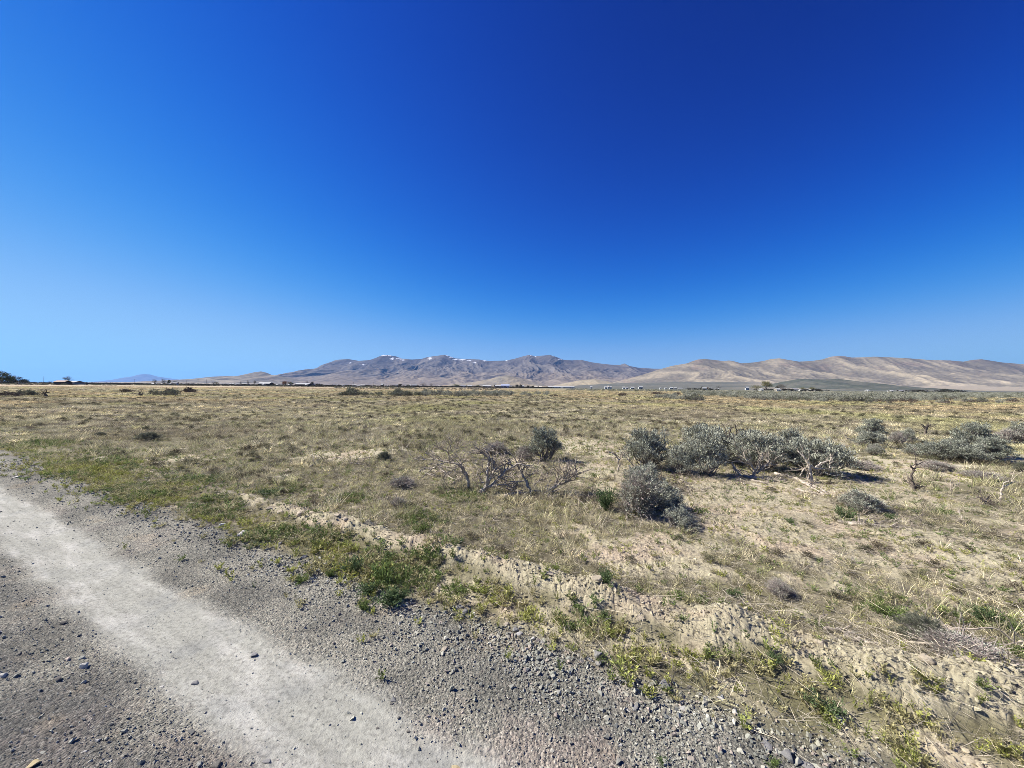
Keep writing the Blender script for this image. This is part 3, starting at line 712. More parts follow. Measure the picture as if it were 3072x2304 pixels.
def weeds():
    rng = np.random.default_rng(33)
    kinds = [weed(i) for i in range(4)] + [weed(10 + i, 46, .03, .10, .016, .006, up=1.2) for i in range(3)] + [weed(20 + i, 90, .07, .05, .03, .006) for i in range(2)]
    x, y = wedge(96000, 1.6, 12, rng); x2, y2 = wedge(36000, 12, 20, rng); x = np.r_[x, x2]; y = np.r_[y, y2]; Z = zones(x, y)
    ditch = np.exp(-((Z['s'] - .27) / (.20 + .25 * ss(4, 9, Z['q']))) ** 2) * (1 - ss(15, 19, Z['r']))
    edge = np.exp(-((Z['s'] + .25) / .3) ** 2) * .16 * (.3 + .7 * ss(1.5, 4, Z['q']))
    pn = ss(-.55, .05, fbm(x * 2.6, y * 2.6, 3, 121))
    p = np.clip(ditch * .85 * pn + edge * ss(.0, .3, fbm(x * 2.6, y * 2.6, 3, 121)) + blobs(GREEN, x, y) * .75 + (.13 + .10 * Z['bare']) * (Z['s'] > .3) * pn, 0, 1) * (1 - .82 * Z['berm'])
    p = p * np.where(Z['s'] < -.75, 0, 1)
    k = rng.uniform(0, 1, len(x)) < p; x, y = x[k], y[k]; Z = zones(x, y); n = len(x); g = blobs(GREEN, x, y)
    yg = ss(-.1, .3, fbm(x * 1.3, y * 1.3, 2, 122) + .25 * (Z['s'] < .5) - .5 * g)
    c = mixc(np.broadcast_to(A3(.16, .21, .07), (n, 3)), YGR, yg * .85) * rng.uniform(.7, 1.3, (n, 1))
    c = mixc(c, A3(.42, .37, .20), (rng.uniform(0, 1, n) < .45) * .8)
    s = rng.uniform(.5, 1.15, n) * (.9 + .35 * g) * (1 - .25 * (Z['s'] > 1))
    scatter('green_weeds', np.stack([x, y, HV(x, y)], -1), rot_eul(n, rng, .15), s, c, rng.integers(0, 9, n), kinds, 'low green and yellow-green weeds growing along the ditch beside the road', 'weeds')
    print('weeds', n)
weeds()
def scrub():
    rng = np.random.default_rng(34)
    kinds = [scrublet(i) for i in range(5)]
    X, Y, S = [], [], []
    for r0, r1, dens, sc in ((2.4, 10, 8.0, .62), (10, 30, 2.6, 1.1), (30, 75, .8, 1.8), (75, 150, .14, 2.8)):
        area = math.radians(80) * (r1 * r1 - r0 * r0)
        x, y = wedge(int(area * dens), r0, r1, rng); X.append(x); Y.append(y); S.append(np.full(len(x), sc))
    x = np.concatenate(X); y = np.concatenate(Y); S = np.concatenate(S); Z = zones(x, y)
    p = (Z['s'] > .95) * (1 - .6 * Z['bare']) * (.3 + .7 * ss(-.2, .25, fbm(x * .25, y * .25, 3, 131))) * (1 - .8 * Z['straw'])
    k = rng.uniform(0, 1, len(x)) < p; x, y, S = x[k], y[k], S[k]; n = len(x)
    c = mixc(np.broadcast_to(BRN, (n, 3)), A3(.13, .13, .075), rng.uniform(0, 1, n)) * rng.uniform(.7, 1.4, (n, 1))
    s = S * rng.uniform(.6, 1.3, n); sv = np.stack([s * 1.1, s * 1.1, np.minimum(s, 1.7) * .9], -1)
    scatter('low_scrub', np.stack([x, y, HV(x, y)], -1), rot_eul(n, rng, .1), sv, c, rng.integers(0, 5, n), kinds, 'small dark brown shrublets dotted through the dry grass', 'scrub')
    print('scrub', n)
scrub()

# ------------------------------------------------------------------ sagebrush
def curve(a, b, rng, k=6, bend=.25, up=.2):
    a, b = np.asarray(a, float), np.asarray(b, float); d = b - a; L = np.linalg.norm(d)
    off = rng.normal(0, 1, 3) * L * bend * .5 + np.array([0, 0, up * L]); t = np.linspace(0, 1, k)[:, None]
    p = a + d * t + off * (t * (1 - t)) * 2
    p[1:-1] += rng.normal(0, .012 * L + .001, (k - 2, 3))
    return p
def sage_mesh(seed, W=.95, H=.75, nh=19, ns=18, nl=52, lean=(0, 0), leaf=(.036, .0075), mats=None, bare=.0, twig=0, fine=True):
    """stems, twigs and leaf sprays of one bush; returns (branches, foliage)"""
    rng = np.random.default_rng(seed); wood = MB()
    lp = []; tips_all = []
    for h in range(nh):
        a = h * 2.39996 + rng.uniform(-.3, .3); el = math.asin(min(.99, .12 + .86 * (h + .5) / nh))
        q = .66 * math.cos(el) * rng.uniform(.7, 1.2); hz = H * (.14 + .56 * math.sin(el)) * rng.uniform(.8, 1.2)
        hub = np.array([W / 2 * q * math.cos(a) + lean[0] * .6, W / 2 * q * math.sin(a) + lean[1] * .6, hz])
        base = np.array([rng.normal(0, .03), rng.normal(0, .03), -.02])
        st = curve(base, hub, rng, 7, .35, -.08); r0 = .016 * (W / .95) ** .5
        wood.tube(st, np.linspace(r0, r0 * .35, 7) * rng.uniform(.7, 1.3), 5)
        Rl = min(W, H * 1.5) * rng.uniform(.14, .27)
        n = ns
        u = rng.normal(0, 1, (n, 3)); u /= np.linalg.norm(u, axis=1)[:, None]; u[:, 2] = np.where(u[:, 2] < -.35, -u[:, 2], u[:, 2])
        tip = hub + u * Rl * rng.uniform(.65, 1.08, n)[:, None] * np.array([1.05, 1.05, .9])
        tip[:, 2] = np.clip(tip[:, 2], .03, None)
        for k in range(n):
            i = rng.integers(3, 7)
            wood.tube(curve(st[i], tip[k], rng, 4, .3, .05), np.array([.0055, .004, .003, .0015]) * (1.0 if fine else 1.6), 3)
        m = nl * n; k = rng.integers(0, n, m); back = rng.uniform(0, 1, m) ** 1.3
        outv = tip - hub; out = outv[k] / (np.linalg.norm(outv[k], axis=1)[:, None] + 1e-6)
        pos = tip[k] - out * (back * Rl * .6)[:, None] + rng.normal(0, .009 + .010 * W, (m, 3))
        d = out * .8 + np.array([lean[0], lean[1], .6]) + rng.normal(0, .42, (m, 3))
        keep = (pos[:, 2] > .02) & (rng.uniform(0, 1, m) > bare)
        if fine: keep &= fbm(pos[:, 0] * 11 + seed, pos[:, 2] * 11 + pos[:, 1] * 7, 2, 5) > -.28
        lp.append(leaves(rng, pos[keep], d[keep], leaf[0] * rng.uniform(.6, 1.5, keep.sum()), leaf[1]))
        tips_all.append(tip)
    if twig:
        tp = np.concatenate(tips_all)
        for k in rng.choice(len(tp), twig):
            a = tp[k] * rng.uniform(.7, .95); dd = tp[k] / np.linalg.norm(tp[k]) + rng.normal(0, .35, 3); b = a + dd * rng.uniform(.08, .2)
            wood.tube(curve(a, b, rng, 4, .4, 0), np.array([.0035, .003, .0022, .001]), 3)
    return wood, lp
def bush_proto(seed, leafmat, stemmat, **kw):
    wood, lp = sage_mesh(seed, **kw)
    return wood.build('branches', stemmat, link=False), soup(lp, 'foliage', leafmat)
def bush(name, loc, rz, scl, proto, label, cat, group=None, tilt=(0, 0)):
    r = empty(name, loc, rz); r.rotation_euler = (tilt[0], tilt[1], rz); r.scale = scl; tag(r, label, cat, group)
    for p in proto:
        c = p.copy(); c.name = p.name.split('.')[0]; COL.objects.link(c); c.parent = r
    return r
PR = [bush_proto(i, M_SAGE, M_STEM, twig=20) for i in (1, 2, 3)]
PR += [bush_proto(4, M_SAGE, M_STEM, H=.62, W=1.1, nh=19, twig=30), bush_proto(5, M_SAGE, M_STEM, W=.85, H=.8, nh=15, twig=16)]
PT = [bush_proto(6, M_SAGE, M_TWIG, bare=.55, twig=220, ns=40, W=.9, H=.6, lean=(-.05, 0)), bush_proto(7, M_SAGE, M_TWIG, bare=.8, twig=280, ns=46, nl=14, W=.85, H=.5)]
PF = [bush_proto(9, M_SAGE, M_TWIG, bare=.82, twig=420, ns=40, H=.75, W=.85, lean=(-.15, 0)), bush_proto(10, M_SAGE, M_STEM, H=.6, W=1.0, lean=(.3, 0), bare=.25, twig=60)]
PM = [bush_proto(12, M_SAGE_M, M_STEM, H=.62, W=1.1, nh=19, twig=30), bush_proto(13, M_SAGE_M, M_STEM, W=.85, H=.8, nh=15, twig=16)]
PD = [bush_proto(8, M_SAGE_D, M_STEM, W=.9, H=.6, twig=30)]
def cr2(x, y): return (1800 + .349 * x, 1230 + .349 * y)
def cr1(x, y): return (1150 + .3617 * x, 1200 + .3617 * y)
def cr3(x, y): return (2400 + .3038 * x, 1200 + .3038 * y)
def hero(px, base, wpx, hpx, proto, label, rz=0, name='sagebrush', cat='sagebrush', W0=.95, H0=.72, back=0.0, group='sagebrush bushes in the near field', tilt=(0, 0)):
    wpx *= 1.17; hpx *= 1.18
    x, y = gp(px, base); y2 = y + back; x2 = x * y2 / y
    z = H1(x2, y2); w = wpx / FPX * y2; h = hpx / FPX * y2
    return bush(name, (x2, y2, z - .01), rz, (w / W0, w / W0 * .9, h / H0), proto, label, cat, group, tilt)
hb = []
hero(*cr2(400, 540), 128, 110, PR[0], 'round grey-green sagebrush standing leftmost in the row of bushes', .3, back=.35)
hero(*cr2(940, 470), 170, 112, PR[3], 'wide sagebrush behind the row, below the black gnarled dead branch', 1.2, back=.55)
hero(*cr2(700, 585), 95, 95, PR[2], 'silvery sagebrush left half of the dense central clump', 2.4, back=.28)
hero(*cr2(920, 595), 125, 110, PR[4], 'dense sagebrush with deep black shade beneath, front of the central clump', 4.2, back=.25)
hero(*cr2(1280, 400), 90, 62, PM[1], 'small dark sagebrush behind the two central clumps', 3.1, back=.5)
hero(*cr2(1370, 560), 160, 112, PR[1], 'open sagebrush above the pile of grey fallen branches', 5.5, back=.45)
hero(*cr2(1650, 500), 100, 95, PR[0], 'pale sagebrush between the branch pile and the standing dead trunk', .9, back=.45)
hero(*cr2(1850, 595), 160, 118, PR[3], 'broad sagebrush behind the standing grey dead trunk', 2.0, back=.35)
hero(*cr2(370, 690), 110, 75, PR[2], 'thin grey sagebrush in front of the leftmost round bush', 2.9)
hero(*cr2(270, 860), 140, 135, PF[0], 'purplish twiggy half-dead bush with leaves only on its right side', 1.5, tilt=(.1, -.55))
hero(*cr2(450, 870), 120, 105, PF[1], 'grey-green bush leaning right, joined to the purplish twiggy bush', 0, tilt=(.1, .35))
hero(*cr2(600, 1010), 105, 80, PF[1], 'low bleached grey bush with green growth at its foot', 0, tilt=(.1, .45))
hero(*cr1(1340, 525), 115, 92, PM[1], 'dark grey-green sagebrush behind the bare forked branches', .5, back=.2)
hero(*cr1(1190, 520), 75, 60, PT[1], 'purplish leafless bush left of the sagebrush behind the forked branches', 2.2, back=.2)
hero(*cr1(150, 720), 90, 40, PT[1], 'low purplish twig bush in the grass left of the dead branches', 4.4)
hero(*cr1(930, 470), 95, 50, PT[1], 'faint purple twig bush behind the tall forked branches', 1.1, back=.3)
hero(*cr3(715, 400), 74, 58, PM[1], 'upright dark green sagebrush behind the whitish one on the right', 1.9)
hero(*cr3(700, 480), 76, 46, PR[2], 'whitish sagebrush in front of the upright dark green one', .2)
hero(*cr3(740, 545), 50, 34, PT[0], 'small grey twiggy bush at the foot of the whitish sagebrush', 1.0)
hero(*cr3(1055, 430), 46, 38, PR[4], 'small dark sagebrush beside a leafless brown shrub', 5.1)
hero(*cr3(960, 440), 46, 52, PT[1], 'leafless brown shrub left of a small dark sagebrush', 3.3)
hero(*cr3(1400, 590), 125, 62, PM[0], 'left end of the long low sagebrush mound on the right', .1)
hero(*cr3(1720, 580), 125, 92, PM[1], 'tallest middle part of the long sagebrush mound on the right', 4.0, back=.3)
hero(*cr3(1600, 610), 90, 60, PM[0], 'front middle bush of the long sagebrush mound on the right', 2.5)
hero(*cr3(1900, 615), 110, 66, PM[1], 'right end of the long sagebrush mound on the right', 1.6)
hero(*cr3(2190, 380), 70, 45, PR[4], 'grey-green sagebrush cut off by the right edge of the picture', 0.6)
hero(*cr3(2060, 430), 80, 60, PT[1], 'tangle of bare brown twigs beyond the long mound on the right', 0.6)
hero(*cr3(2200, 710), 46, 34, PD[0], 'dark purple-brown shrub at the right edge below the long mound', 0.3)
hero(*cr3(600, 1090), 115, 62, PT[0], 'purplish grey twig bush lying low, right of the split fallen log', 3.9)
hero(*cr3(620, 690), 90, 36, PT[1], 'small brown twig shrub right of the broad bush shadow', 3.0)
hero(*cr3(1350, 700), 100, 36, PT[1], 'brown twig shrub behind the twisted dark stump', 1.0)
hero(*cr3(1800, 780), 100, 30, PT[1], 'low brown twig shrub on the right beyond the curved white stick', 2.0)
hero(1150 + .3617 * 130, 1200 + .3617 * 880, 62, 35, PT[1], 'dark brown dead tuft in the grass left of the dead branches', 2.0, 'dry_shrub', 'dry shrub')
hero(1152, 1384, 40, 32, PD[0], 'small dark leafy shrub beside the scattered grey sticks', 1.0, 'shrub', 'shrub')
hero(445, 1318, 64, 28, PD[0], 'low dark shrub among dead litter in the left field', 1.4, 'shrub', 'shrub')
hero(300, 1308, 34, 16, PD[0], 'small dark brown tuft left of the low dark shrub', 2.4, 'shrub', 'shrub')
hero(2340, 1780, 90, 60, PT[1], 'small purplish twig clump near the berm on the right', 1.2, 'dry_shrub', 'dry shrub')
hero(2905, 1990, 240, 80, PT[1], 'fallen grey tangle of twigs and leaves lying behind the berm at right', 2.2, 'dry_shrub', 'dry shrub')
hero(2770, 1925, 130, 80, PD[0], 'dark grey-green herb beside the fallen twig tangle', 2.9, 'shrub', 'shrub')

# leafy green plants
def plant_proto(seed, R=.11, H=.14, n=700, mat=None, L=.024, W=.006):
    rng = np.random.default_rng(seed); mb = MB(); ns = 16
    a = rng.uniform(0, 6.283, ns); q = rng.uniform(.2, 1, ns)
    tip = np.stack([R * np.cos(a) * q, R * np.sin(a) * q, H * (1.05 - .5 * q) * rng.uniform(.8, 1.1, ns)], -1)
    for t in tip: mb.tube(curve((0, 0, -.01), t, rng, 4, .2, .1), [.0028, .0022, .0016, .0008], 3)
    k = rng.integers(0, ns, n); t = rng.uniform(.2, 1.02, n)[:, None]
    pos = tip[k] * t + rng.normal(0, .010, (n, 3)); pos[:, 2] = np.abs(pos[:, 2])
    d = tip[k] / R * .5 + rng.normal(0, .7, (n, 3)) + np.array([0, 0, .5])
    return mb.build('stems', M_GREENLEAF, link=False), soup([leaves(rng, pos, d, L * rng.uniform(.6, 1.4, n), W)], 'leaves', mat or M_GREENLEAF)
M_LEAF_DK = inst_mat('dark_green_plant_leaves', (.11, .155, .065), False, .25, var=.3)
PG = [plant_proto(1), plant_proto(2, .13, .11), plant_proto(3, mat=M_LEAF_DK), plant_proto(4, .12, .17, 900, M_LEAF_DK)]
def plant(px, base, wpx, hpx, p, label):
    x, y = gp(px, base); z = H1(x, y); w = wpx / FPX * y * 1.1; h = hpx / FPX * y * .62
    bush('green_plant', (x, y, z - .005), px % 6.28, (w / .25, w / .25, h / .15), PG[p], label, 'plant', 'leafy green plants')
for a in [(1175, 1815, 120, 85, 2, 'dark green leafy plant at the gravel edge, left of the green patch'), (1105, 1785, 90, 60, 2, 'green plant beside bleached straw on the gravel edge'),
          (1090, 1830, 60, 50, 0, 'small green plant on the gravel with a bare patch behind'), (1150, 1745, 120, 110, 1, 'brightest tall green plant in the ditch patch'),
          (1060, 1720, 90, 85, 2, 'dark green tuft at the left of the ditch patch'), (990, 1730, 40, 38, 0, 'small green tuft on bare gravel soil left of the ditch patch'),
          (905, 1745, 60, 40, 1, 'green sprig beside a bluish flat stone'), (1200, 1800, 70, 60, 3, 'green plant just right of the ditch patch shadow'),
          (1820, 1800, 62, 70, 3, 'dark green plant growing on top of the crumbly berm'), (1815, 1860, 46, 50, 2, 'small green plant on the slope below the berm top'),
          (2040, 1815, 60, 42, 0, 'pale green plant behind the berm, leftmost of a row'), (2110, 1825, 42, 34, 0, 'pale green plant second in the row behind the berm'),
          (2168, 1840, 50, 42, 0, 'pale green plant at the right end of the row behind the berm'), (2200, 1790, 60, 50, 2, 'dark green plant in grey grass behind the berm row'),
          (2670, 1860, 110, 90, 1, 'bright green bushy weed in dry grass, lower right'), (2955, 1880, 70, 100, 3, 'tall dark green weed in the dry grass near the right edge'),
          (3060, 1970, 100, 80, 1, 'green weed cut by the right edge'), (2325, 2005, 66, 50, 2, 'green weed on the pale berm slope, lower right'),
          (2480, 2130, 110, 80, 3, 'dark green weed beside the white boulder'), (2000, 2075, 40, 34, 0, 'green sprig beside grey angular rocks'),
          (1990, 2290, 46, 30, 2, 'dark green sprig low on the gravel near the bottom edge'), (2320, 2295, 50, 40, 1, 'bright green sprig at the bottom edge right of centre'),
          (*cr3(440, 1190), 56, 70, 3, 'dark green plant below the low purplish twig bush'), (*cr3(890, 1180), 42, 38, 2, 'small green plant right of the low purplish twig bush'),
          (*cr3(1420, 1135), 66, 40, 1, 'bright green plant near the bleached forked stick'), (*cr3(1150, 1110), 40, 22, 2, 'faint green plant left of the bright green one'),
          (*cr1(1850, 920), 80, 110, 3, 'tall green plant left of the purplish twiggy bush'), (*cr1(1750, 655), 34, 26, 0, 'small green sprig on bare clay between dead wood and bushes'),
          (*cr2(850, 905), 56, 44, 1, 'green plant on bare soil right of the leaning bush'), (*cr2(1640, 980), 40, 26, 3, 'dark green low plant on clay below the branch pile'),
          (1265, 1600, 60, 70, 1, 'green plant in tall grass above the ditch patch'), (1375, 1650, 60, 40, 2, 'green plant in front of the berm gap'),
          (640, 1500, 90, 40, 1, 'green plant in the left field above the berm'), (800, 1490, 80, 44, 2, 'green plant on the left beyond the cracked clods')]:
    plant(*a)

# ------------------------------------------------------------------ dead wood
def limb_world(pts, Y, rng, dz=.05):
    out = []; y = Y
    for k, (px, py) in enumerate(pts):
        out.append(np.array(at_depth(px, py, y))); y += rng.normal(0, dz) * .6
    return np.array(out)
def resample(p, k):
    d = np.r_[0, np.cumsum(np.linalg.norm(np.diff(p, axis=0), axis=1))]; t = np.linspace(0, d[-1], k)
    return np.stack([np.interp(t, d, p[:, i]) for i in range(3)], -1)
def deadwood(limbs, base_px, label, twigs=26, thick=.018, mat=None, name='dead_shrub', cat='dead shrub', tl=.16, lying=False, group=None, seed=0):
    thick *= 1.2; twigs = int(twigs * .85); tl *= 1.3
    rng = np.random.default_rng(seed + 500); x0, Y = gp(*base_px); z0 = H1(x0, Y)
    root = empty(name, (x0, Y, z0)); tag(root, label, cat, group)
    mb = MB(); tw = MB(); o = np.array([x0, Y, z0])
    for li, L in enumerate(limbs):
        pts, th = (L if isinstance(L, tuple) and isinstance(L[1], float) else (L, 1.0))
        w = limb_world(pts, Y, rng)
        if lying: # rests on the ground at the place each point shows
            w = np.array([[*gp(px, py), 0] for px, py in pts]); w[:, 2] = HV(w[:, 0], w[:, 1]) + thick * th * .8
        k = max(7, 4 * len(pts)); c = resample(w, k); c[1:-1] += rng.normal(0, .006, (k - 2, 3)); c[:, 2] = np.maximum(c[:, 2], z0 - .03)
        r = thick * th * np.linspace(1.1, .42, k) * rng.uniform(.85, 1.2, k)
        mb.tube(c - o, r, 7)
        for t in range(int(twigs / len(limbs) * (1.0 if th >= .5 else .8))):
            i = int(k * (1 - rng.uniform(0, .85))) ; i = min(max(i, 2), k - 1)
            d = c[min(i + 1, k - 1)] - c[i - 1]; d /= np.linalg.norm(d) + 1e-9
            d = d * .9 + rng.normal(0, .55, 3) + np.array([0, 0, .15 if not lying else .03]); d /= np.linalg.norm(d)
            ln = tl * rng.uniform(.4, 1.3); b = c[i] + d * ln
            b[2] = max(b[2], z0 + .004)
            cc = curve(c[i], b, rng, 6, .5, 0)
            tw.tube(cc - o, np.array([.42, .36, .3, .22, .15, .08]) * r[i] * 1.1 + .0018, 4)
            for _ in range(3):
                j = rng.integers(2, 5); e = cc[j] + (d + rng.normal(0, .6, 3)) * ln * rng.uniform(.25, .5); e[2] = max(e[2], z0 + .004)
                tw.tube(curve(cc[j], e, rng, 4, .4, 0) - o, [.0028, .0024, .002, .0012], 3)
    if tw.v and len(tw.v) <= 14: mb.add(np.concatenate(tw.v), tw.f); tw.v = []
    mb.build('branches', mat or M_WOOD, root, smooth=True)
    if tw.v: tw.build('twigs', mat or M_DTWIG, root)
    if seed in (1, 3, 4, 5, 6, 8): root.scale = (1.10, 1.1, .84)
    return root
def c1(*p): return [cr1(*q) for q in p]
def c2(*p): return [cr2(*q) for q in p]
def c3(*p): return [cr3(*q) for q in p]
deadwood([c1((715, 745), (705, 650), (690, 590), (660, 510), (610, 480), (540, 465), (470, 500), (430, 540)), (c1((690, 590), (655, 500), (645, 450)), .5), (c1((610, 480), (540, 470), (440, 440), (340, 450), (280, 430)), .45),
          (c1((660, 510), (600, 540), (540, 600)), .45)], cr1(715, 745), 'bent grey dead shrub arching left, leftmost of the bare branches', 60, .019, seed=1, tl=.22)
deadwood([(c1((330, 612), (400, 632), (480, 628)), 1.0), (c1((480, 590), (560, 650), (620, 672)), 1.0), (c1((420, 560), (500, 560), (590, 600), (640, 680)), .7)], cr1(500, 640), 'tangle of grey branches lying under the arching dead shrub', 40, .015, lying=True, seed=2, name='fallen_branches', cat='fallen branches')
deadwood([(c1((540, 560), (545, 430), (560, 330), (545, 260)), .6), (c1((545, 430), (500, 400), (440, 360)), .5), (c1((545, 440), (600, 385), (650, 350)), .5)], cr1(540, 500), 'spiky bleached dead shrub behind the arching one', 70, .014, seed=3, tl=.2)
deadwood([c1((790, 772), (850, 710), (855, 620), (860, 530), (870, 460), (858, 400), (800, 370)), (c1((850, 700), (890, 600), (910, 530), (905, 460), (860, 410), (850, 350)), .8), (c1((860, 400), (790, 370)), .4)], cr1(790, 772),
         'tall pale double-stemmed dead shrub in the middle of the bare branches', 70, .021, seed=4, tl=.2)
deadwood([c1((800, 775), (870, 712), (930, 650), (990, 560), (1050, 510), (1090, 482), (1180, 500)), (c1((870, 710), (930, 690), (1000, 685), (1035, 720)), .6), (c1((1050, 510), (1020, 470), (980, 440)), .5)], cr1(800, 775),
         'thick grey limb leaning right from the double-stemmed dead shrub', 50, .021, seed=5, tl=.2, name='dead_branch', cat='dead branch')
deadwood([c1((1228, 768), (1200, 700), (1180, 640), (1150, 560), (1130, 500), (1110, 450)), (c1((1180, 650), (1110, 665), (1080, 740), (1050, 790)), .6), (c1((1150, 560), (1180, 520), (1230, 510)), .4), (c1((1180, 640), (1220, 600), (1250, 560)), .4)], cr1(1228, 768),
         'dark-stemmed dead shrub rising behind the pale log', 60, .017, seed=6, tl=.18)
deadwood([c1((1005, 812), (1080, 790), (1180, 790), (1250, 775), (1320, 770)), (c1((1180, 788), (1120, 770), (1060, 765)), .5)], cr1(1180, 790), 'pale smooth log lying in the grass below the bare branches', 8, .021, lying=True, seed=7, name='fallen_log', cat='log')
deadwood([c1((1335, 790), (1380, 745), (1440, 685), (1500, 665), (1530, 630), (1580, 550)), (c1((1440, 685), (1435, 600), (1440, 530)), .45), (c1((1500, 665), (1510, 600), (1500, 540)), .4), (c1((1440, 690), (1480, 620), (1530, 560)), .35)], cr1(1335, 790),
         'dark thick branch fanning into fine twigs, rightmost of the bare branches', 80, .021, seed=8, tl=.22)
deadwood([c1((1340, 790), (1400, 820), (1460, 855)), (c1((1300, 800), (1360, 850)), .6)], cr1(1400, 820), 'short pale sticks trailing right from the log', 12, .010, lying=True, seed=9, name='fallen_branches', cat='fallen branches')
deadwood([c1((1945, 602), (1955, 540), (1945, 480), (1900, 440), (1865, 435)), (c1((1955, 500), (1990, 450)), .6)], cr1(1945, 602), 'small crooked dead stem left of the leftmost round sagebrush', 26, .015, seed=10, tl=.14)
deadwood([c2((1130, 400), (1130, 260), (1110, 200), (1130, 150)), (c2((1130, 290), (1180, 200), (1160, 140)), .7), (c2((1180, 175), (1240, 165)), .5), (c2((1140, 270), (1200, 242)), .6), (c2((1130, 320), (1040, 240), (990, 230)), .6), (c2((1120, 330), (1080, 180)), .5)],
         cr2(1130, 470), 'black gnarled dead branch sticking up above the sagebrush', 22, .020, M_WOOD_D, seed=11, tl=.14)
deadwood([(c2((1800, 620), (1805, 540), (1795, 460)), 1.7), (c2((1795, 470), (1760, 410), (1700, 350)), .8), (c2((1800, 480), (1850, 505), (1900, 455), (2000, 425)), .9), (c2((1850, 505), (1920, 505), (1985, 512)), .8), (c2((1970, 505), (1980, 420), (1985, 380)), .5), (c2((1790, 480), (1740, 520), (1720, 570)), .6)],
         cr2(1800, 620), 'standing grey dead trunk with pale limbs reaching right', 26, .022, seed=12, tl=.15, name='dead_tree', cat='dead tree')
deadwood([(c2((1500, 560), (1600, 575), (1690, 605), (1800, 645), (1900, 695), (1960, 742)), 1.2), (c2((1690, 600), (1780, 650), (1860, 700), (1930, 742)), 1.0), (c2((1690, 690), (1800, 720), (1920, 742)), .9)], cr2(1800, 650),
         'split weathered log lying on clay in front of the dead trunk', 14, .021, lying=True, seed=13, name='fallen_log', cat='log')
deadwood([(c2((1320, 565), (1325, 510), (1270, 430), (1240, 390)), 1.0), (c2((1345, 545), (1400, 490), (1480, 460)), .9), (c2((1130, 450), (1180, 530), (1232, 580)), .9), (c2((1330, 540), (1370, 440), (1400, 400)), .6)], cr2(1320, 575),
         'pale dead stump branches in front of the open sagebrush', 60, .018, seed=14, tl=.2)
deadwood([(c2((1190, 580), (1215, 620), (1242, 655)), 1.0), (c2((1270, 590), (1400, 602), (1560, 622)), 1.2), (c2((1300, 615), (1420, 640), (1570, 600)), .9), (c2((1240, 570), (1330, 590), (1480, 580)), .9), (c2((1400, 640), (1500, 610), (1620, 600)), .7)], cr2(1400, 610),
         'pile of grey fallen branches under the open sagebrush', 60, .017, lying=True, seed=15, name='branch_pile', cat='branches')
deadwood([(c2((650, 560), (700, 620), (760, 700), (780, 740)), .8), (c2((620, 660), (720, 680), (860, 700), (930, 680)), .8), (c2((780, 570), (800, 600)), .8)], cr2(760, 690), 'dark twig pile on bare clay below the dense sagebrush', 60, .012, lying=True, seed=16, name='branch_pile', cat='branches')
deadwood([(c2((740, 925), (830, 930), (940, 945)), .9), (c2((640, 830), (700, 850), (730, 920)), .8)], cr2(800, 935), 'pale sticks lying right of the low bleached bush', 20, .010, lying=True, seed=17, name='fallen_branches', cat='fallen branches')
deadwood([(c3((1240, 345), (1245, 270), (1200, 240)), 1.3), (c3((1245, 275), (1290, 238)), .9), (c3((1250, 290), (1262, 235)), .8)], cr3(1240, 345), 'short dark stump with pale horns on the grass at right', 16, .026, M_WOOD_D, seed=18, tl=.14, name='dead_stump', cat='stump')
deadwood([(c3((1135, 900), (1110, 820), (1095, 760), (1125, 700), (1090, 640)), 1.0), (c3((1110, 820), (1150, 870)), .9), (c3((1120, 700), (1150, 650), (1140, 600)), .7)], cr3(1135, 900),
         'twisted dark standing stump with thin pale twigs', 30, .018, M_WOOD_D, seed=19, tl=.11, name='dead_stump', cat='stump')
deadwood([(c3((1965, 1000), (1995, 900), (2010, 820), (2065, 790)), 1.0)], cr3(1965, 1000), 'single curved white stick standing in grass near the right edge', 3, .012, seed=20, name='dead_branch', cat='dead branch')
deadwood([(c3((1490, 905), (1490, 820), (1480, 780)), .8), (c3((1490, 880), (1540, 850), (1580, 820)), .6)], cr3(1490, 905), 'thin pale forked sprig right of the twisted stump', 8, .010, seed=21, name='dead_branch', cat='dead branch')
deadwood([(c3((370, 1215), (540, 1242), (700, 1232), (830, 1210)), 1.0), (c3((480, 1240), (640, 1262), (820, 1268), (1040, 1275)), 1.0), (c3((560, 1130), (700, 1150), (800, 1190)), .6), (c3((960, 1180), (1100, 1220), (1190, 1260)), .6)], cr3(700, 1240),
         'long grey branches lying on clay below the low purplish bush', 40, .015, lying=True, seed=22, name='fallen_branches', cat='fallen branches')
deadwood([(c3((550, 1030), (620, 1070), (720, 1115)), 1.0)], cr3(620, 1075), 'pale curved branch lying over the low purplish bush', 4, .016, seed=23, name='dead_branch', cat='dead branch')
deadwood([(c3((1560, 1085), (1580, 1150), (1612, 1195)), 1.2)], cr3(1580, 1150), 'short bleached stick lying beside a bright green plant', 3, .012, lying=True, seed=24, name='dead_branch', cat='dead branch')
deadwood([(c3((1750, 950), (1820, 1010), (1880, 1045)), .9), (c3((1740, 1060), (1810, 1020), (1860, 960)), .9)], cr3(1820, 1030), 'small dark crossed dead twigs in grass at right', 30, .013, M_WOOD_D, seed=25, tl=.12)
deadwood([(c3((430, 330), (470, 380), (560, 420)), .8)], cr3(560, 430), 'thin leaning dead twigs beside the upright dark sagebrush', 26, .010, seed=26, tl=.14)
deadwood([([(930, 1405), (955, 1385), (990, 1375), (1030, 1380)], 1.0), ([(1030, 1390), (1080, 1395), (1140, 1385)], .9), ([(1060, 1380), (1110, 1375), (1150, 1375)], .7)], (1040, 1390), 'scattered grey sticks on the ground beside a small dark shrub', 50, .013, lying=True, seed=27, name='fallen_branches', cat='fallen branches')
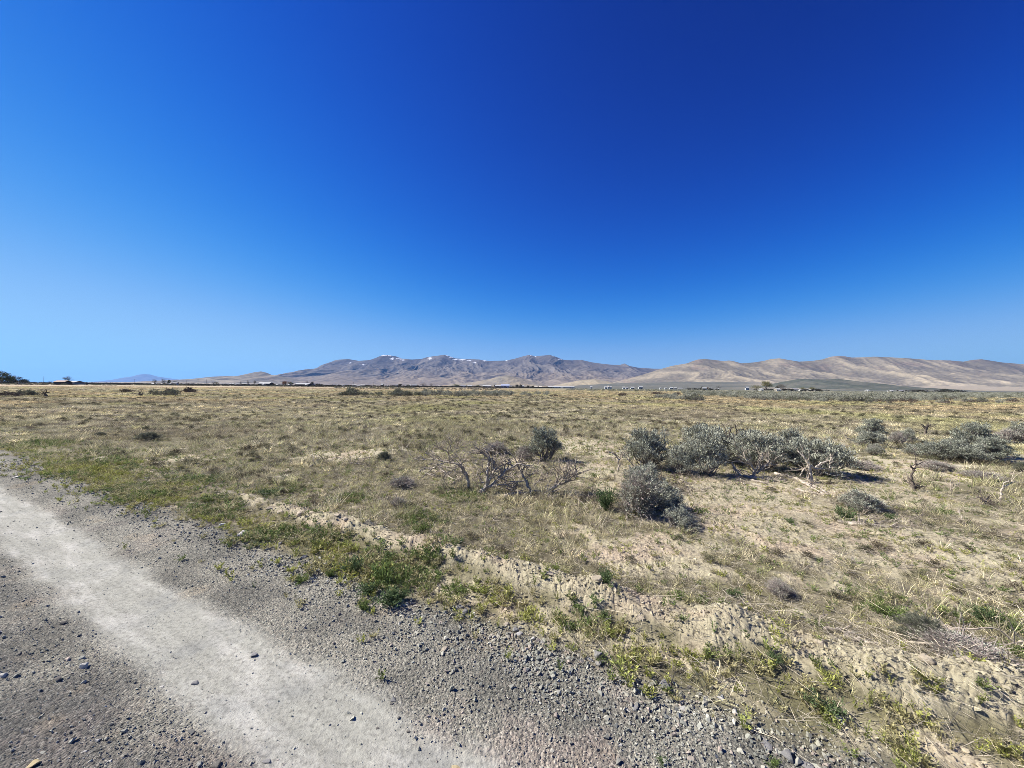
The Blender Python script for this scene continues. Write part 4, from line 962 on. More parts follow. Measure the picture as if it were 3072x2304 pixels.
deadwood([([(2775, 1845), (2850, 1900), (2935, 1965)], 1.3), ([(2760, 1880), (2860, 1930), (2990, 1990)], .8), ([(2815, 2010), (2825, 1960), (2850, 1930)], .6), ([(2840, 1905), (2870, 1980), (2880, 2020)], .8), ([(2990, 1990), (3072, 2055)], .7)], (2860, 1930),
         'bleached branches poking from the fallen twig tangle at lower right', 46, .010, lying=True, seed=28, name='fallen_branches', cat='fallen branches', tl=.12)
deadwood([([(2450, 1892), (2520, 1900), (2580, 1910)], 1.2), ([(2530, 1920), (2600, 1940), (2660, 1955)], .9)], (2550, 1915), 'flat dark bark pieces lying along the berm crest', 8, .009, lying=True, seed=29, name='fallen_branches', cat='fallen branches', tl=.08)
deadwood([(c3((1500, 545), (1580, 575), (1640, 600)), .8), (c3((1640, 480), (1700, 530), (1700, 590)), .6)], cr3(1600, 600), 'white bare twigs in front of the long sagebrush mound', 12, .011, seed=30, tl=.14, name='dead_branch', cat='dead branch')

deadwood([(c1((350, 520), (420, 500), (520, 520), (600, 560)), .9), (c1((380, 470), (450, 540), (540, 600)), .7), (c1((300, 600), (380, 560), (460, 590)), .7), (c1((560, 700), (640, 660), (720, 690)), .6)], cr1(450, 600),
         'low mat of grey dead twigs sprawling left of the arching dead shrub', 80, .012, lying=True, seed=51, name='fallen_branches', cat='fallen branches', tl=.2)
deadwood([(c1((900, 700), (960, 640), (1060, 620), (1120, 600)), .7), (c1((1000, 560), (1060, 600), (1100, 680)), .7), (c1((1250, 700), (1320, 660), (1380, 640)), .6), (c1((760, 640), (820, 600), (900, 600)), .6)], cr1(1050, 690),
         'tangled dead twigs filling the ground between the upright dead shrubs', 90, .012, lying=True, seed=52, name='fallen_branches', cat='fallen branches', tl=.2)
deadwood([(c1((940, 690), (900, 620), (930, 550), (1000, 500)), .7), (c1((940, 690), (980, 620), (960, 560)), .7), (c1((1040, 780), (1030, 700), (1000, 650)), .7)], cr1(940, 700), 'short crooked dead stems between the double-stemmed and dark-stemmed shrubs', 50, .014, seed=53, tl=.16)
deadwood([(c1((1640, 800), (1700, 850), (1780, 860), (1810, 900)), .9), (c1((1620, 840), (1700, 880), (1800, 880)), .9), (c1((1700, 900), (1640, 860), (1560, 880)), .7), (c1((1730, 720), (1720, 790), (1700, 840)), .5)], cr1(1700, 860),
         'dark striped pile of fallen sticks left of the tall green plant', 50, .013, None, lying=True, seed=54, name='branch_pile', cat='branches')
deadwood([(c2((560, 560), (640, 600), (720, 600)), .8), (c2((540, 620), (620, 640), (700, 660)), .8), (c2((600, 520), (640, 580), (650, 640)), .8), (c2((500, 560), (560, 600), (600, 660)), .7)], cr2(620, 620), 'purplish brown dead twigs at the foot of the silvery sagebrush', 70, .011, M_WOOD_D, lying=True, seed=55, name='branch_pile', cat='branches')
# ------------------------------------------------------------------ rocks that can be told apart
RK = [stone_mesh(100 + i, f, 13, bevel=True, name='rock') for i, f in enumerate((.75, .6, .3, .45, .8, .25, .55, .65))]
M_R = {'grey': noisy('grey_rock', (.17, .165, .15), (.28, .27, .25), 14, .85, .2, 6, .003, 60), 'white': noisy('white_rock', (.40, .38, .34), (.56, .54, .48), 14, .85, .2, 6, .003, 60),
       'blue': noisy('bluish_rock', (.19, .18, .165), (.28, .27, .255), 14, .8, .2, 6, .002, 60), 'tan': noisy('tan_rock', (.36, .30, .22), (.52, .45, .34), 14, .9, .1, 6, .004, 40),
       'dark': noisy('dark_rock', (.11, .10, .085), (.19, .175, .15), 14, .8, .2, 6, .003, 60), 'clod': noisy('clay_clod', (.42, .35, .25), (.56, .48, .36), 16, .95, .05, 6, .006, 40),
       'yellow': noisy('ochre_rock', (.38, .30, .16), (.50, .42, .26), 14, .9, .1, 6, .003, 40)}
def rock(px, py, wpx, hpx, col, label, k=None, name='rock', cat='rock', group=None):
    x, y = gp(px, py + hpx * .35); i = (int(px * 7 + py) % 8) if k is None else k
    d = math.hypot(x, y); w = wpx / FPX * y; o = RK[i].copy(); me = RK[i].data
    if me.name + col in bpy.data.meshes: o.data = bpy.data.meshes[me.name + col]
    else: o.data = me.copy(); o.data.name = me.name + col; o.data.materials.clear(); o.data.materials.append(M_R[col])
    o.name = name; COL.objects.link(o); o.location = (x, y, H1(x, y) + w * .03)
    hz = max(.25, min(1.1, hpx / max(wpx, 1) * 1.1)) * (.45 if col == 'blue' else .9); o.scale = (w / 1.75, w / 1.75, w / 1.75 * hz * 1.3); o.rotation_euler = (((px * 13) % 7 - 3) * .06, ((py * 11) % 7 - 3) * .06, px % 6.28)
    tag(o, label, cat, group)
for a in [(2520, 2145, 46, 40, 'white', 'whitish rounded boulder in weeds at lower right'), (1925, 1868, 36, 30, 'clod', 'pale round clod fallen from the berm'), (1890, 1985, 38, 24, 'tan', 'light tan rock on a cluster of grey rocks'),
          (1770, 1972, 30, 26, 'tan', 'tan wedge-shaped rock beside a big grey rock'), (1795, 1955, 44, 34, 'grey', 'largest grey angular rock at the gravel edge'), (1740, 1975, 26, 22, 'grey', 'grey rock left of the tan wedge rock'),
          (1800, 1985, 40, 14, 'grey', 'flat grey rock below the tan wedge rock'), (1990, 2050, 52, 26, 'grey', 'flat grey slab near the yellow-green weeds'), (2100, 2065, 34, 40, 'grey', 'tall grey rock leaning in the weeds'),
          (2120, 2090, 32, 22, 'grey', 'grey rock in front of the tall leaning rock'), (2165, 2080, 34, 22, 'white', 'pale triangular rock right of the leaning rock'), (2205, 2115, 26, 56, 'white', 'long white chalky rock at the gravel edge'),
          (2300, 2225, 62, 24, 'blue', 'flat pale blue slab on the gravel, lower right'), (2360, 2260, 50, 34, 'grey', 'grey slab right of the pale blue slab'), (1930, 2088, 22, 18, 'dark', 'small black angular stone on the gravel'),
          (1600, 1912, 20, 16, 'white', 'small round white stone at the weeds edge'), (1520, 1865, 22, 18, 'tan', 'tan stone at the left of the gravel edge weeds'), (1545, 1885, 26, 20, 'grey', 'grey stone beside the tan one at the gravel edge'),
          (1558, 1895, 28, 12, 'white', 'white flat chip beside grey edge stones'), (1628, 1922, 24, 16, 'grey', 'grey stone right of the small round white stone'), (1378, 1812, 36, 24, 'grey', 'grey rock with dark hollow at the edge of the ditch weeds'),
          (1395, 1828, 26, 24, 'grey', 'blue-grey rock touching the rock with the hollow'), (1420, 1836, 18, 14, 'white', 'bright white pebble right of the blue-grey rock'), (1335, 1945, 28, 16, 'tan', 'pinkish cream stone on the gravel'),
          (760, 1948, 30, 22, 'blue', 'dark blue flat stone on the white wheel track'), (588, 2032, 26, 14, 'blue', 'bluish stone on pink gravel left of the track'), (800, 2266, 34, 22, 'blue', 'dark blue stone near the bottom of the track'),
          (965, 1820, 20, 9, 'tan', 'pale oval stone on dark gravel'), (888, 1748, 18, 13, 'blue', 'small bluish disc-shaped stone by the green sprig'), (1180, 2087, 26, 16, 'grey', 'smooth greenish grey stone on pink gravel'),
          (1175, 2103, 14, 8, 'dark', 'small dark pebble just below the smooth greenish stone'), (1197, 2142, 14, 12, 'dark', 'black pebble left of a reddish pebble'), (1224, 2178, 14, 20, 'dark', 'upright black pebble near the bottom track'),
          (1134, 2169, 14, 8, 'dark', 'tiny black chip on the track'), (1365, 2296, 44, 26, 'yellow', 'ochre stone cut by the bottom edge'), (1345, 2155, 14, 10, 'blue', 'pale blue chip on pinkish gravel'),
          (650, 2285, 44, 32, 'dark', 'dark grey square-edged rock near the bottom edge'), (255, 1995, 30, 18, 'white', 'whitish lavender rock on dark gravel'), (282, 2008, 22, 12, 'dark', 'black stone beside the whitish lavender rock'),
          (487, 2050, 18, 12, 'white', 'bright white chip on pink gravel'), (100, 2300, 44, 14, 'yellow', 'sandy mound-like stone at the bottom left edge'), (10, 2030, 30, 16, 'white', 'white stone cut by the left edge'),
          (255, 2258, 20, 10, 'white', 'white pebble in the dark gravel, lower left'), (290, 2225, 24, 16, 'white', 'chalky pebble in pink gravel, lower left'), (60, 1963, 24, 14, 'dark', 'black angular stone near the left edge'),
          (175, 2040, 30, 14, 'dark', 'black stone with deep shadow left of the pink gravel'), (190, 1866, 20, 9, 'dark', 'small black stone on the dark gravel by the track'), (330, 2285, 22, 14, 'white', 'small white stone bottom left of centre'),
          (735, 1610, 24, 12, 'white', 'pale rock at the gravel edge on the left'), (670, 1570, 26, 14, 'white', 'bright rock beside weeds along the gravel edge'), (735, 1560, 34, 20, 'grey', 'grey boulder along the left gravel edge'),
          (730, 1595, 46, 20, 'white', 'pale angular boulder below the grey one'), (628, 1553, 26, 16, 'white', 'whitish rock left of the bright rock'), (840, 1625, 24, 12, 'grey', 'grey rock at the weeds corner of the gravel edge'),
          (886, 1645, 22, 16, 'white', 'white blocky rock at the corner of the weeds'), (912, 1665, 30, 12, 'grey', 'grey flat rock below the white blocky rock'), (962, 1670, 20, 14, 'white', 'white rock above the straw patch'),
          (978, 1685, 18, 14, 'white', 'small white rock right of the straw patch top'), (1025, 1698, 26, 12, 'white', 'cream rock beside dark green tuft'), (690, 1705, 14, 10, 'dark', 'dark pebble standing on dark gravel'),
          (275, 1450, 22, 6, 'white', 'white flat rock at the left gravel edge'), (315, 1458, 26, 6, 'white', 'second white flat rock along the left gravel edge'), (50, 1430, 26, 6, 'white', 'pale flat stone on far left gravel'),
          (1950, 1860, 14, 12, 'dark', 'dark stone in the berm hollow'), (1860, 2235, 20, 12, 'white', 'white chip on gravel right of centre bottom'), (1615, 2265, 22, 14, 'dark', 'black stone in the bottom gravel'),
          (1690, 2275, 16, 10, 'dark', 'small black stone right of the black one at the bottom'), (2070, 2045, 24, 26, 'dark', 'dark wedge rock left of the tall leaning rock'), (2420, 2290, 40, 22, 'blue', 'bluish slab at the bottom edge on the right'),
          (1904, 2120, 26, 20, 'blue', 'blue-grey pointed stone on the gravel'), (1880, 2125, 26, 14, 'white', 'pale stone left of the blue-grey pointed one'), (2050, 2120, 26, 14, 'white', 'white stone in front of the leaning rocks')]:
    rock(*a)
for a in [(900, 1548, 36, 22, 'large smooth clay clod on the left part of the berm'), (935, 1552, 26, 18, 'clay clod right of the large smooth one'), (1010, 1572, 28, 22, 'blocky clay clod near the sunlit gap in the berm'), (1035, 1580, 26, 18, 'clay clod right of the blocky one'),
          (845, 1540, 28, 22, 'rounded clod in the cracked berm section'), (810, 1528, 26, 20, 'rounded clod left in the cracked berm section'), (735, 1492, 34, 16, 'clod at the far left start of the cracked berm'), (1640, 1755, 52, 20, 'flat slab of cracked clay on the berm crest'),
          (1560, 1795, 40, 18, 'overhanging clay slab low on the berm'), (2010, 1855, 30, 26, 'round clay lump on the berm near its middle'), (2780, 2045, 56, 44, 'big clay block with black hollow beneath, on the berm at right'), (2910, 2045, 44, 36, 'knobbly clay lump on the berm at right'),
          (2700, 1985, 40, 26, 'clay block on the berm below the dark bark'), (2460, 1960, 46, 30, 'rough clay lump near the berm crest, right part'), (2640, 2060, 44, 24, 'clay clod on the berm slope above dark weed'), (1790, 1790, 40, 26, 'clay clod on the berm beside the dark green plant')]:
    rock(*a[:4], 'clod', a[4], name='clay_clod', cat='clay clod')

# ------------------------------------------------------------------ sagebrush further off
def far_proto(seed, mat, W=1.1, H=.7):
    wood, lp = sage_mesh(seed, W=W, H=H, nh=11, ns=8, nl=10, leaf=(.075, .022), fine=False)
    return wood.build('branches', M_STEM, link=False), soup(lp, 'foliage', mat)
FS = [far_proto(60 + i, M_SAGE_F) for i in range(4)]; FD = [far_proto(70 + i, M_SAGE_D) for i in range(3)]; FB = [far_proto(80 + i, M_BROWN, 1.3, .55) for i in range(2)]
def place_far(lst):
    lst.sort(key=lambda t: -t[3] / t[1])
    return lst[:235], lst[235:]
def far_bushes():
    rng = np.random.default_rng(55); L = []     # x, y, kind, size, zone
    def add(px, py, k, s, zone, n=1, jx=0, jy=0):
        for _ in range(n):
            x, y = gp(px + rng.uniform(-jx, jx), py + rng.uniform(-jy, jy)); L.append((x, y, k, s * rng.uniform(.75, 1.25), zone))
    # dark shrubs in the left field
    add(30, 1189, 'b', 1.3, 'left', 4, 28, 2); add(48, 1188, 'd', 1.0, 'left', 3, 12, 1); add(100, 1188, 'd', 1.1, 'left', 5, 22, 1)
    add(385, 1178, 'b', 1.2, 'left', 3, 14, 1); add(490, 1187, 'd', 1.3, 'left', 7, 34, 2); add(515, 1178, 'b', 1.5, 'left', 5, 22, 1); add(568, 1177, 'b', 1.6, 'left', 5, 12, 1)
    # row left of the centre
    for px, n, s in ((1030, 5, 1.0), (1060, 6, 1.5), (1068, 2, 2.0), (1085, 4, 1.0), (1110, 3, .8), (1135, 4, 1.0), (1180, 8, 1.4), (1195, 4, 1.5), (1225, 7, 1.2), (1260, 5, 1.0)):
        add(px, 1188, 'd', s, 'row', n, 14, 1.5)
    add(1330, 1187, 'f', 1.3, 'row', 26, 70, 3); add(1400, 1187, 'd', 1.1, 'row', 10, 120, 3); add(1480, 1185, 'f', 1.3, 'row', 40, 75, 4); add(1600, 1187, 'f', 1.1, 'row', 14, 45, 3)
    add(1660, 1190, 'b', .8, 'row', 3, 10, 1); add(1863, 1189, 'b', 1.3, 'patch', 4, 9, 1); add(1978, 1185, 'b', 1.3, 'patch', 6, 18, 1); add(2032, 1185, 'b', 1.2, 'patch', 3, 6, 1)
    add(2000, 1194, 'f', 1.2, 'patch', 14, 30, 3); add(2045, 1199, 'f', 1.2, 'patch', 12, 30, 2.5); add(2090, 1203, 'd', 1.2, 'patch', 6, 14, 2)
    # the sea of sagebrush on the right
    for _ in range(3600):
        px = rng.uniform(1700, 3350); lo = 1190 + 16 * ss(2100, 2400, px) - 10 * ss(2700, 2900, px); hz = 1152 + 9.5 + (px - 1536) * .00925
        lo = float(lo) + 3 * gn(np.array([px / 90]), np.array([3.]), 7)[0]
        t = rng.uniform(0, 1) ** .75; py = hz + 5.0 + (lo - hz - 5.0) * (1 - t) if px > 2050 else hz + rng.uniform(4, 9.5)
        if py < hz + 4.5: continue
        x, y = gp(px, py)
        if px < 2050 and rng.uniform() < .45: continue
        L.append((x, y, rng.choice(['f', 'f', 'f', 'd']), rng.uniform(.8, 1.5), 'sea'))
    for _ in range(60): add(rng.uniform(2600, 3072), rng.uniform(1196, 1212), rng.choice(['f', 'd', 'b']), 1.0, 'sea')
    # scattered along the far edge of the field on the left: dark lines of scrub
    for _ in range(900):
        px = rng.uniform(-60, 1250); hz = 1161.5 + (px - 1536) * .00925; py = hz + rng.choice([4.3, 4.8, 5.0] if px > 350 else [4.0, 7.0]) + rng.normal(0, .15)
        x, y = gp(px, py); L.append((x, y, rng.choice(['b', 'd']), rng.uniform(.9, 1.5), 'line'))
    for _ in range(260):
        px = rng.uniform(1000, 1500); hz = 1161.5 + (px - 1536) * .00925; x, y = gp(px, hz + rng.uniform(5.5, 10)); L.append((x, y, rng.choice(['b', 'd', 'f']), rng.uniform(.9, 1.5), 'line'))
    near, rest = place_far([l for l in L if l[1] > 0])
    LM = [(0, 'the left-edge grove'), (175, 'the tan-roofed barn'), (330, 'the empty horizon left of the mesa'), (434, 'the blue mesa'), (510, 'the pale-roofed house'), (600, 'the tallest utility pole'), (700, 'the left tan hills'), (790, 'the dark open barn'),
          (905, 'the longest barn'), (1010, 'the dark low tree mass'), (1075, 'the white trailer row'), (1150, 'the first snowy peak'), (1235, 'the saddle between snowy peaks'), (1333, 'the second snowy peak'), (1400, 'the paired white houses'), (1460, 'the long cream shed'),
          (1515, 'the blue-roofed house'), (1600, 'the rounded middle summit'), (1690, 'the long low white building'), (1780, 'the tan foothill'), (1874, 'the sharp rocky knob'), (1925, 'the two-storey house'), (2015, 'the gabled house'), (2115, 'the black pointed tree'), (2195, 'the gap left of the cottonwoods'),
          (2268, 'the low olive tree'), (2300, 'the tallest cottonwood'), (2340, 'the grey-green cottonwood'), (2390, 'the bright white house'), (2436, 'the wider olive tree'), (2490, 'the middle of the dark hill'), (2550, 'the right part of the dark hill'), (2607, 'the lone white shed'), (2675, 'the leftmost farm shed'),
          (2730, 'the long white trailer'), (2770, 'the cube-like house'), (2834, 'the widest dark farm tree'), (2890, 'the last cream house'), (2950, 'the rounded right summit'), (3010, 'the falling right skyline'), (3060, 'the right edge')]
    CI = CM.transposed(); seen = {}
    def lab_of(x, y, k, s, zn):
        v = CI @ Vector((x, y, -CAMH)); px = 1536 - FPX * v.x / v.z; py = 1152 + FPX * v.y / v.z
        j = min(range(len(LM)), key=lambda i: abs(LM[i][0] - px)); dx = px - LM[j][0]
        side = 'under' if abs(dx) < 12 else ('left of' if dx < 0 else 'right of')
        off = py - (1161.5 + (px - 1536) * .00925); row = 'nearest' if off > 24 else 'front' if off > 17 else 'middle' if off > 11 else 'back'
        size = 'large' if s > 1.3 else 'small' if s < .95 else 'mid-sized'; colr = {'f': 'grey-green', 'd': 'dark', 'b': 'brown'}[k]
        L_ = '%s %s bush, %s row, %s %s' % (size, colr, row, side, LM[j][1])
        return L_
    words = {'left': ('dark shrub in a low clump standing in the dry left field', 'dark shrubs in the left field'), 'row': ('dark sagebrush in the long row across the middle of the field', 'row of sagebrush across the field'),
             'patch': ('grey sagebrush in the isolated patch of the open field, right of centre', 'isolated sagebrush patch'), 'sea': ('grey-green sagebrush in the dense belt beyond the field on the right', 'sagebrush belt on the right'),
             'line': ('brown scrub bush in the dark line at the far edge of the field', 'line of scrub at the field edge')}
    for x, y, k, s, zn in near:
        pr = {'f': FS, 'd': FD, 'b': FB}[k]; _, grp = words[zn]; lab = lab_of(x, y, k, s, zn)
        q_ = seen.get(lab, 0); seen[lab] = q_ + 1
        fx, fz, wd_ = ((1, 1, ''), (1, .7, 'flat '), (1, 1.35, 'tall '), (1.35, 1, 'wide '), (.75, 1, 'narrow '), (.7, .7, 'dwarf '))[min(q_, 5)]
        if q_: lab = lab.replace(' bush,', ' ' + wd_ + 'bush,')
        bush('sagebrush', (x, y, H1(x, y) - .02), rng.uniform(0, 6.28), (s * fx, s * fx, s * fz * rng.uniform(.85, 1.0)), pr[rng.integers(0, len(pr))], lab, 'sagebrush', grp)
    allv = []
    for wd, lf in FS + FD + FB:
        allv.append(lf.copy())
    n = len(rest); P = np.array([(x, y) for x, y, *_ in rest]); idx = [{'f': 0, 'd': 4, 'b': 7}[k] + rng.integers(0, {'f': 4, 'd': 3, 'b': 2}[k]) for _, _, k, _, _ in rest]
    sc_ = np.array([s for *_, s, _ in rest]) * (1 + .5 * ss(200, 500, np.hypot(P[:, 0], P[:, 1])))
    scatter('distant_sagebrush', np.stack([P[:, 0], P[:, 1], HV(P[:, 0], P[:, 1]) - .02], -1), rot_eul(n, rng, .02), sc_, np.full((n, 3), .2), idx, allv, 'far grey-green sagebrush merging into a belt before the hills', 'sagebrush')
    print('far bushes', n)
far_bushes()
M_HEDGE = inst_mat('dark_hedge_leaves', (.040, .040, .032), False, .1, var=.3)
def town_scrub():
    rng = np.random.default_rng(66); P = []
    for _ in range(1300):
        px = rng.uniform(330, 1660) if rng.uniform() < .8 else rng.uniform(-40, 330); d = rng.uniform(610, 900); x, y = azi(px, d); P.append((x, y))
    for _ in range(200):
        px = rng.choice([1200, 1290, 1370, 1450, 1560, 1590, 2110, 2300, 2345, 2440, 2740, 2830, 2850]) + rng.normal(0, 22); x, y = azi(px, 420 + (px < 2000) * 330 + rng.uniform(0, 80)); P.append((x, y))
    P = np.array(P); n = len(P); s = rng.uniform(2.2, 5.5, n); v = [far_proto(90 + i, M_HEDGE)[1] for i in range(5)]
    scatter('distant_shrubbery', np.stack([P[:, 0], P[:, 1], HV(P[:, 0], P[:, 1]) - .1], -1), rot_eul(n, rng, .02), np.stack([s * 1.5, s * 1.5, s * .9], -1), np.full((n, 3), .2), rng.integers(0, 5, n), v, 'dark hedges and yard trees around the far houses', 'shrubbery')
# small bare tree in the left field
def azi(px, dist, py=None):
    d = ray(px, 1161.5 + (px - 1536) * .00925); k = dist / d.y
    return d.x * k, dist
deadwood([([(138, 1191), (136, 1185), (134, 1179)], 1.6), ([(135, 1181), (130, 1177)], .9), ([(134, 1180), (139, 1176)], .9)], (138, 1191), 'small bare tree standing alone in the left field', 16, .10, M_WOOD_D, 'dead_tree', 'tree', tl=.5, seed=41)
deadwood([([(424, 1189), (422, 1183), (416, 1179)], 1.6), ([(423, 1184), (430, 1179)], 1.2), ([(422, 1183), (410, 1181)], .9)], (424, 1189), 'bare spreading dead shrub between dark clumps in the left field', 16, .07, M_WOOD_D, tl=.5, seed=42)

town_scrub()
# ------------------------------------------------------------------ trees at the horizon
M_TBARK = noisy('grey_tree_bark', (.10, .09, .08), (.2, .18, .16), 4, .9, .1)
TM = {'dark': inst_mat('dark_evergreen_leaves', (.035, .040, .030), False, .1, var=.3), 'olive': inst_mat('olive_spring_leaves', (.19, .18, .09), False, .2, var=.3),
      'bare': inst_mat('bare_grey_twig_crown', (.13, .12, .10), False, .1, var=.3), 'rust': inst_mat('rusty_twig_crown', (.22, .12, .065), False, .1, var=.3), 'green': inst_mat('mid_green_leaves', (.07, .09, .045), False, .15, var=.3)}
def tree(px, dist, wpx, hpx, kind, label, cover=1.0, name='tree', lift=0):
    x, y = azi(px, dist); W = wpx / FPX * y; H = hpx / FPX * y; rng = np.random.default_rng(int(px * 3 + hpx))
    root = empty(name, (x, y, H1(x, y) - .2)); tag(root, label, 'tree')
    mb = MB(); mb.tube(curve((0, 0, 0), (rng.normal(0, .03) * W, 0, H * .55), rng, 6, .1, 0), np.linspace(.035, .015, 6) * H, 6)
    nh = 16; hubs = []
    for k in range(nh):
        a = rng.uniform(0, 6.283); q = rng.uniform(.1, .36) * W; hz = H * rng.uniform(.42 - .12 * (cover > .9), .86)
        q *= math.sin(math.pi * min(.95, max(.25, hz / H))) * 1.15
        h = np.array([q * math.cos(a), q * math.sin(a), hz]); hubs.append(h)
        mb.tube(curve((0, 0, H * rng.uniform(.15, .45)), h, rng, 5, .25, .1), np.linspace(.014, .005, 5) * H, 4)
        for _ in range(3):
            e = h + rng.normal(0, .12, 3) * H * np.array([1, 1, .8]); mb.tube(curve(h, e, rng, 4, .3, .1), np.linspace(.005, .0015, 4) * H, 3)
    mb.build('trunk', M_TBARK, root)
    hubs = np.array(hubs); m = int(2600 * cover); k = rng.integers(0, nh, m); u = rng.normal(0, 1, (m, 3)); u /= np.linalg.norm(u, axis=1)[:, None]
    R = np.array([W * .20, W * .20, H * .17]); pos = hubs[k] + u * R * rng.uniform(.3, 1.05, m)[:, None]; pos[:, 2] = np.clip(pos[:, 2], H * .03, H * 1.02)
    ls = .055 * math.sqrt(W * H) * (.6 + .4 * cover)
    o = soup([leaves(rng, pos, rng.normal(0, 1, (m, 3)) + np.array([0, 0, .4]), ls * rng.uniform(.5, 1.2, m), ls * (.5 if kind not in ('bare',) else .16))], 'crown', TM[kind], link=True, parent=root)
    return root
for a in [(6, 300, 50, 44, 'green', 'tall green tree cut by the left edge, above dark trees', 1.0), (25, 310, 46, 26, 'dark', 'dense dark tree below the tall green one, left edge', 1.0), (52, 320, 44, 24, 'dark', 'dark bushy tree second from the left edge', 1.0), (75, 315, 30, 18, 'dark', 'dark tree at the right end of the left edge grove', .9), (38, 330, 26, 30, 'bare', 'bare grey tree rising behind the left edge grove', .5), (88, 330, 16, 10, 'bare', 'small bare bush tapering off the left edge grove', .6),
          (200, 470, 30, 27, 'bare', 'round-crowned bare tree behind the pale-roofed barn', .8), (150, 600, 16, 10, 'bare', 'low bare tree left of the tan-roofed barn', .6), (128, 640, 14, 8, 'bare', 'small bare tree at the foot of the mast', .6),
          (464, 640, 16, 18, 'bare', 'bare tree left of the blue mesa hill base', .8), (492, 640, 18, 19, 'bare', 'wide bare tree in front of the blue mesa hill', .8), (508, 650, 12, 16, 'green', 'narrow green tree beside the wide bare tree', .9), (526, 640, 18, 12, 'green', 'low green tree over the pale-roofed house', .9),
          (640, 700, 22, 12, 'bare', 'low bare tree below the tan left hills', .6), (650, 720, 12, 10, 'olive', 'small olive tree below the tan left hills', .6), (723, 700, 8, 14, 'bare', 'slim bare tree left of the dark barn', .6), (744, 700, 8, 16, 'bare', 'slim taller bare tree left of the dark barn', .6), (764, 690, 14, 17, 'bare', 'bare tree just left of the dark barn', .7),
          (857, 680, 26, 16, 'rust', 'rusty brown leafy tree left of the long white-roofed barn', .9), (872, 700, 20, 12, 'green', 'green tree beside the rusty brown tree', .9), (922, 690, 13, 16, 'bare', 'bare tree at the right end of the long white-roofed barn', .8), (936, 690, 13, 15, 'dark', 'dark tree right of the long white-roofed barn', .9), (955, 720, 30, 9, 'dark', 'low dark tree mass right of the long barn', 1.0),
          (1200, 800, 18, 9, 'dark', 'dark tree right of the tiny white trailer row', .9), (1225, 800, 14, 8, 'green', 'small green tree among tiny white houses left of centre', .8), (1270, 780, 26, 15, 'bare', 'bare thin tree below the first snowy peak', .5), (1293, 780, 20, 14, 'bare', 'second bare thin tree below the first snowy peak', .5), (1365, 800, 30, 10, 'green', 'wide low green tree left of the paired white houses', .8),
          (1435, 800, 16, 9, 'olive', 'small olive tree between white houses and a long shed', .8), (1486, 790, 9, 12, 'dark', 'pointed dark tree left of the blue-roofed house', 1.0), (1518, 800, 12, 10, 'dark', 'dark tree behind the blue-roofed house', 1.0), (1550, 800, 16, 11, 'dark', 'dark tree right of the blue-roofed house', 1.0), (1562, 790, 12, 12, 'dark', 'second dark tree right of the blue-roofed house', 1.0), (1585, 800, 14, 9, 'dark', 'third dark tree right of the blue-roofed house', 1.0), (1600, 800, 10, 8, 'dark', 'small dark tree at the end of the dark tree cluster', 1.0),
          (1920, 800, 8, 7, 'dark', 'dark tree left of the two-storey white house', 1.0), (2107, 760, 11, 11, 'dark', 'black pointed tree standing before the right-hand slope', 1.0), (2122, 780, 14, 8, 'rust', 'rusty tree behind the black pointed tree', .8), (2155, 780, 18, 14, 'bare', 'thin bare tree right of the black pointed tree', .5),
          (2268, 420, 40, 19, 'olive', 'low olive tree at the left of the cottonwood group', .6), (2298, 420, 40, 31, 'olive', 'tallest olive cottonwood on the right', .85), (2342, 430, 36, 26, 'bare', 'grey-green cottonwood right of the tallest one', .9), (2332, 440, 14, 17, 'dark', 'dark tree in front of the grey-green cottonwood', 1.0),
          (2407, 480, 18, 13, 'olive', 'small olive tree over white houses on the right', .8), (2436, 480, 22, 14, 'olive', 'wider olive tree over white houses on the right', .8), (2742, 520, 26, 10, 'bare', 'low bare tree in the right-hand farm row', .8), (2808, 520, 16, 10, 'bare', 'bare tree left of the widest dark tree at right', .8), (2834, 520, 26, 12, 'dark', 'widest dark tree in the right-hand farm row', .9), (2874, 520, 12, 8, 'dark', 'small dark tree near the end of the right-hand farm row', .9)]:
    tree(*a)

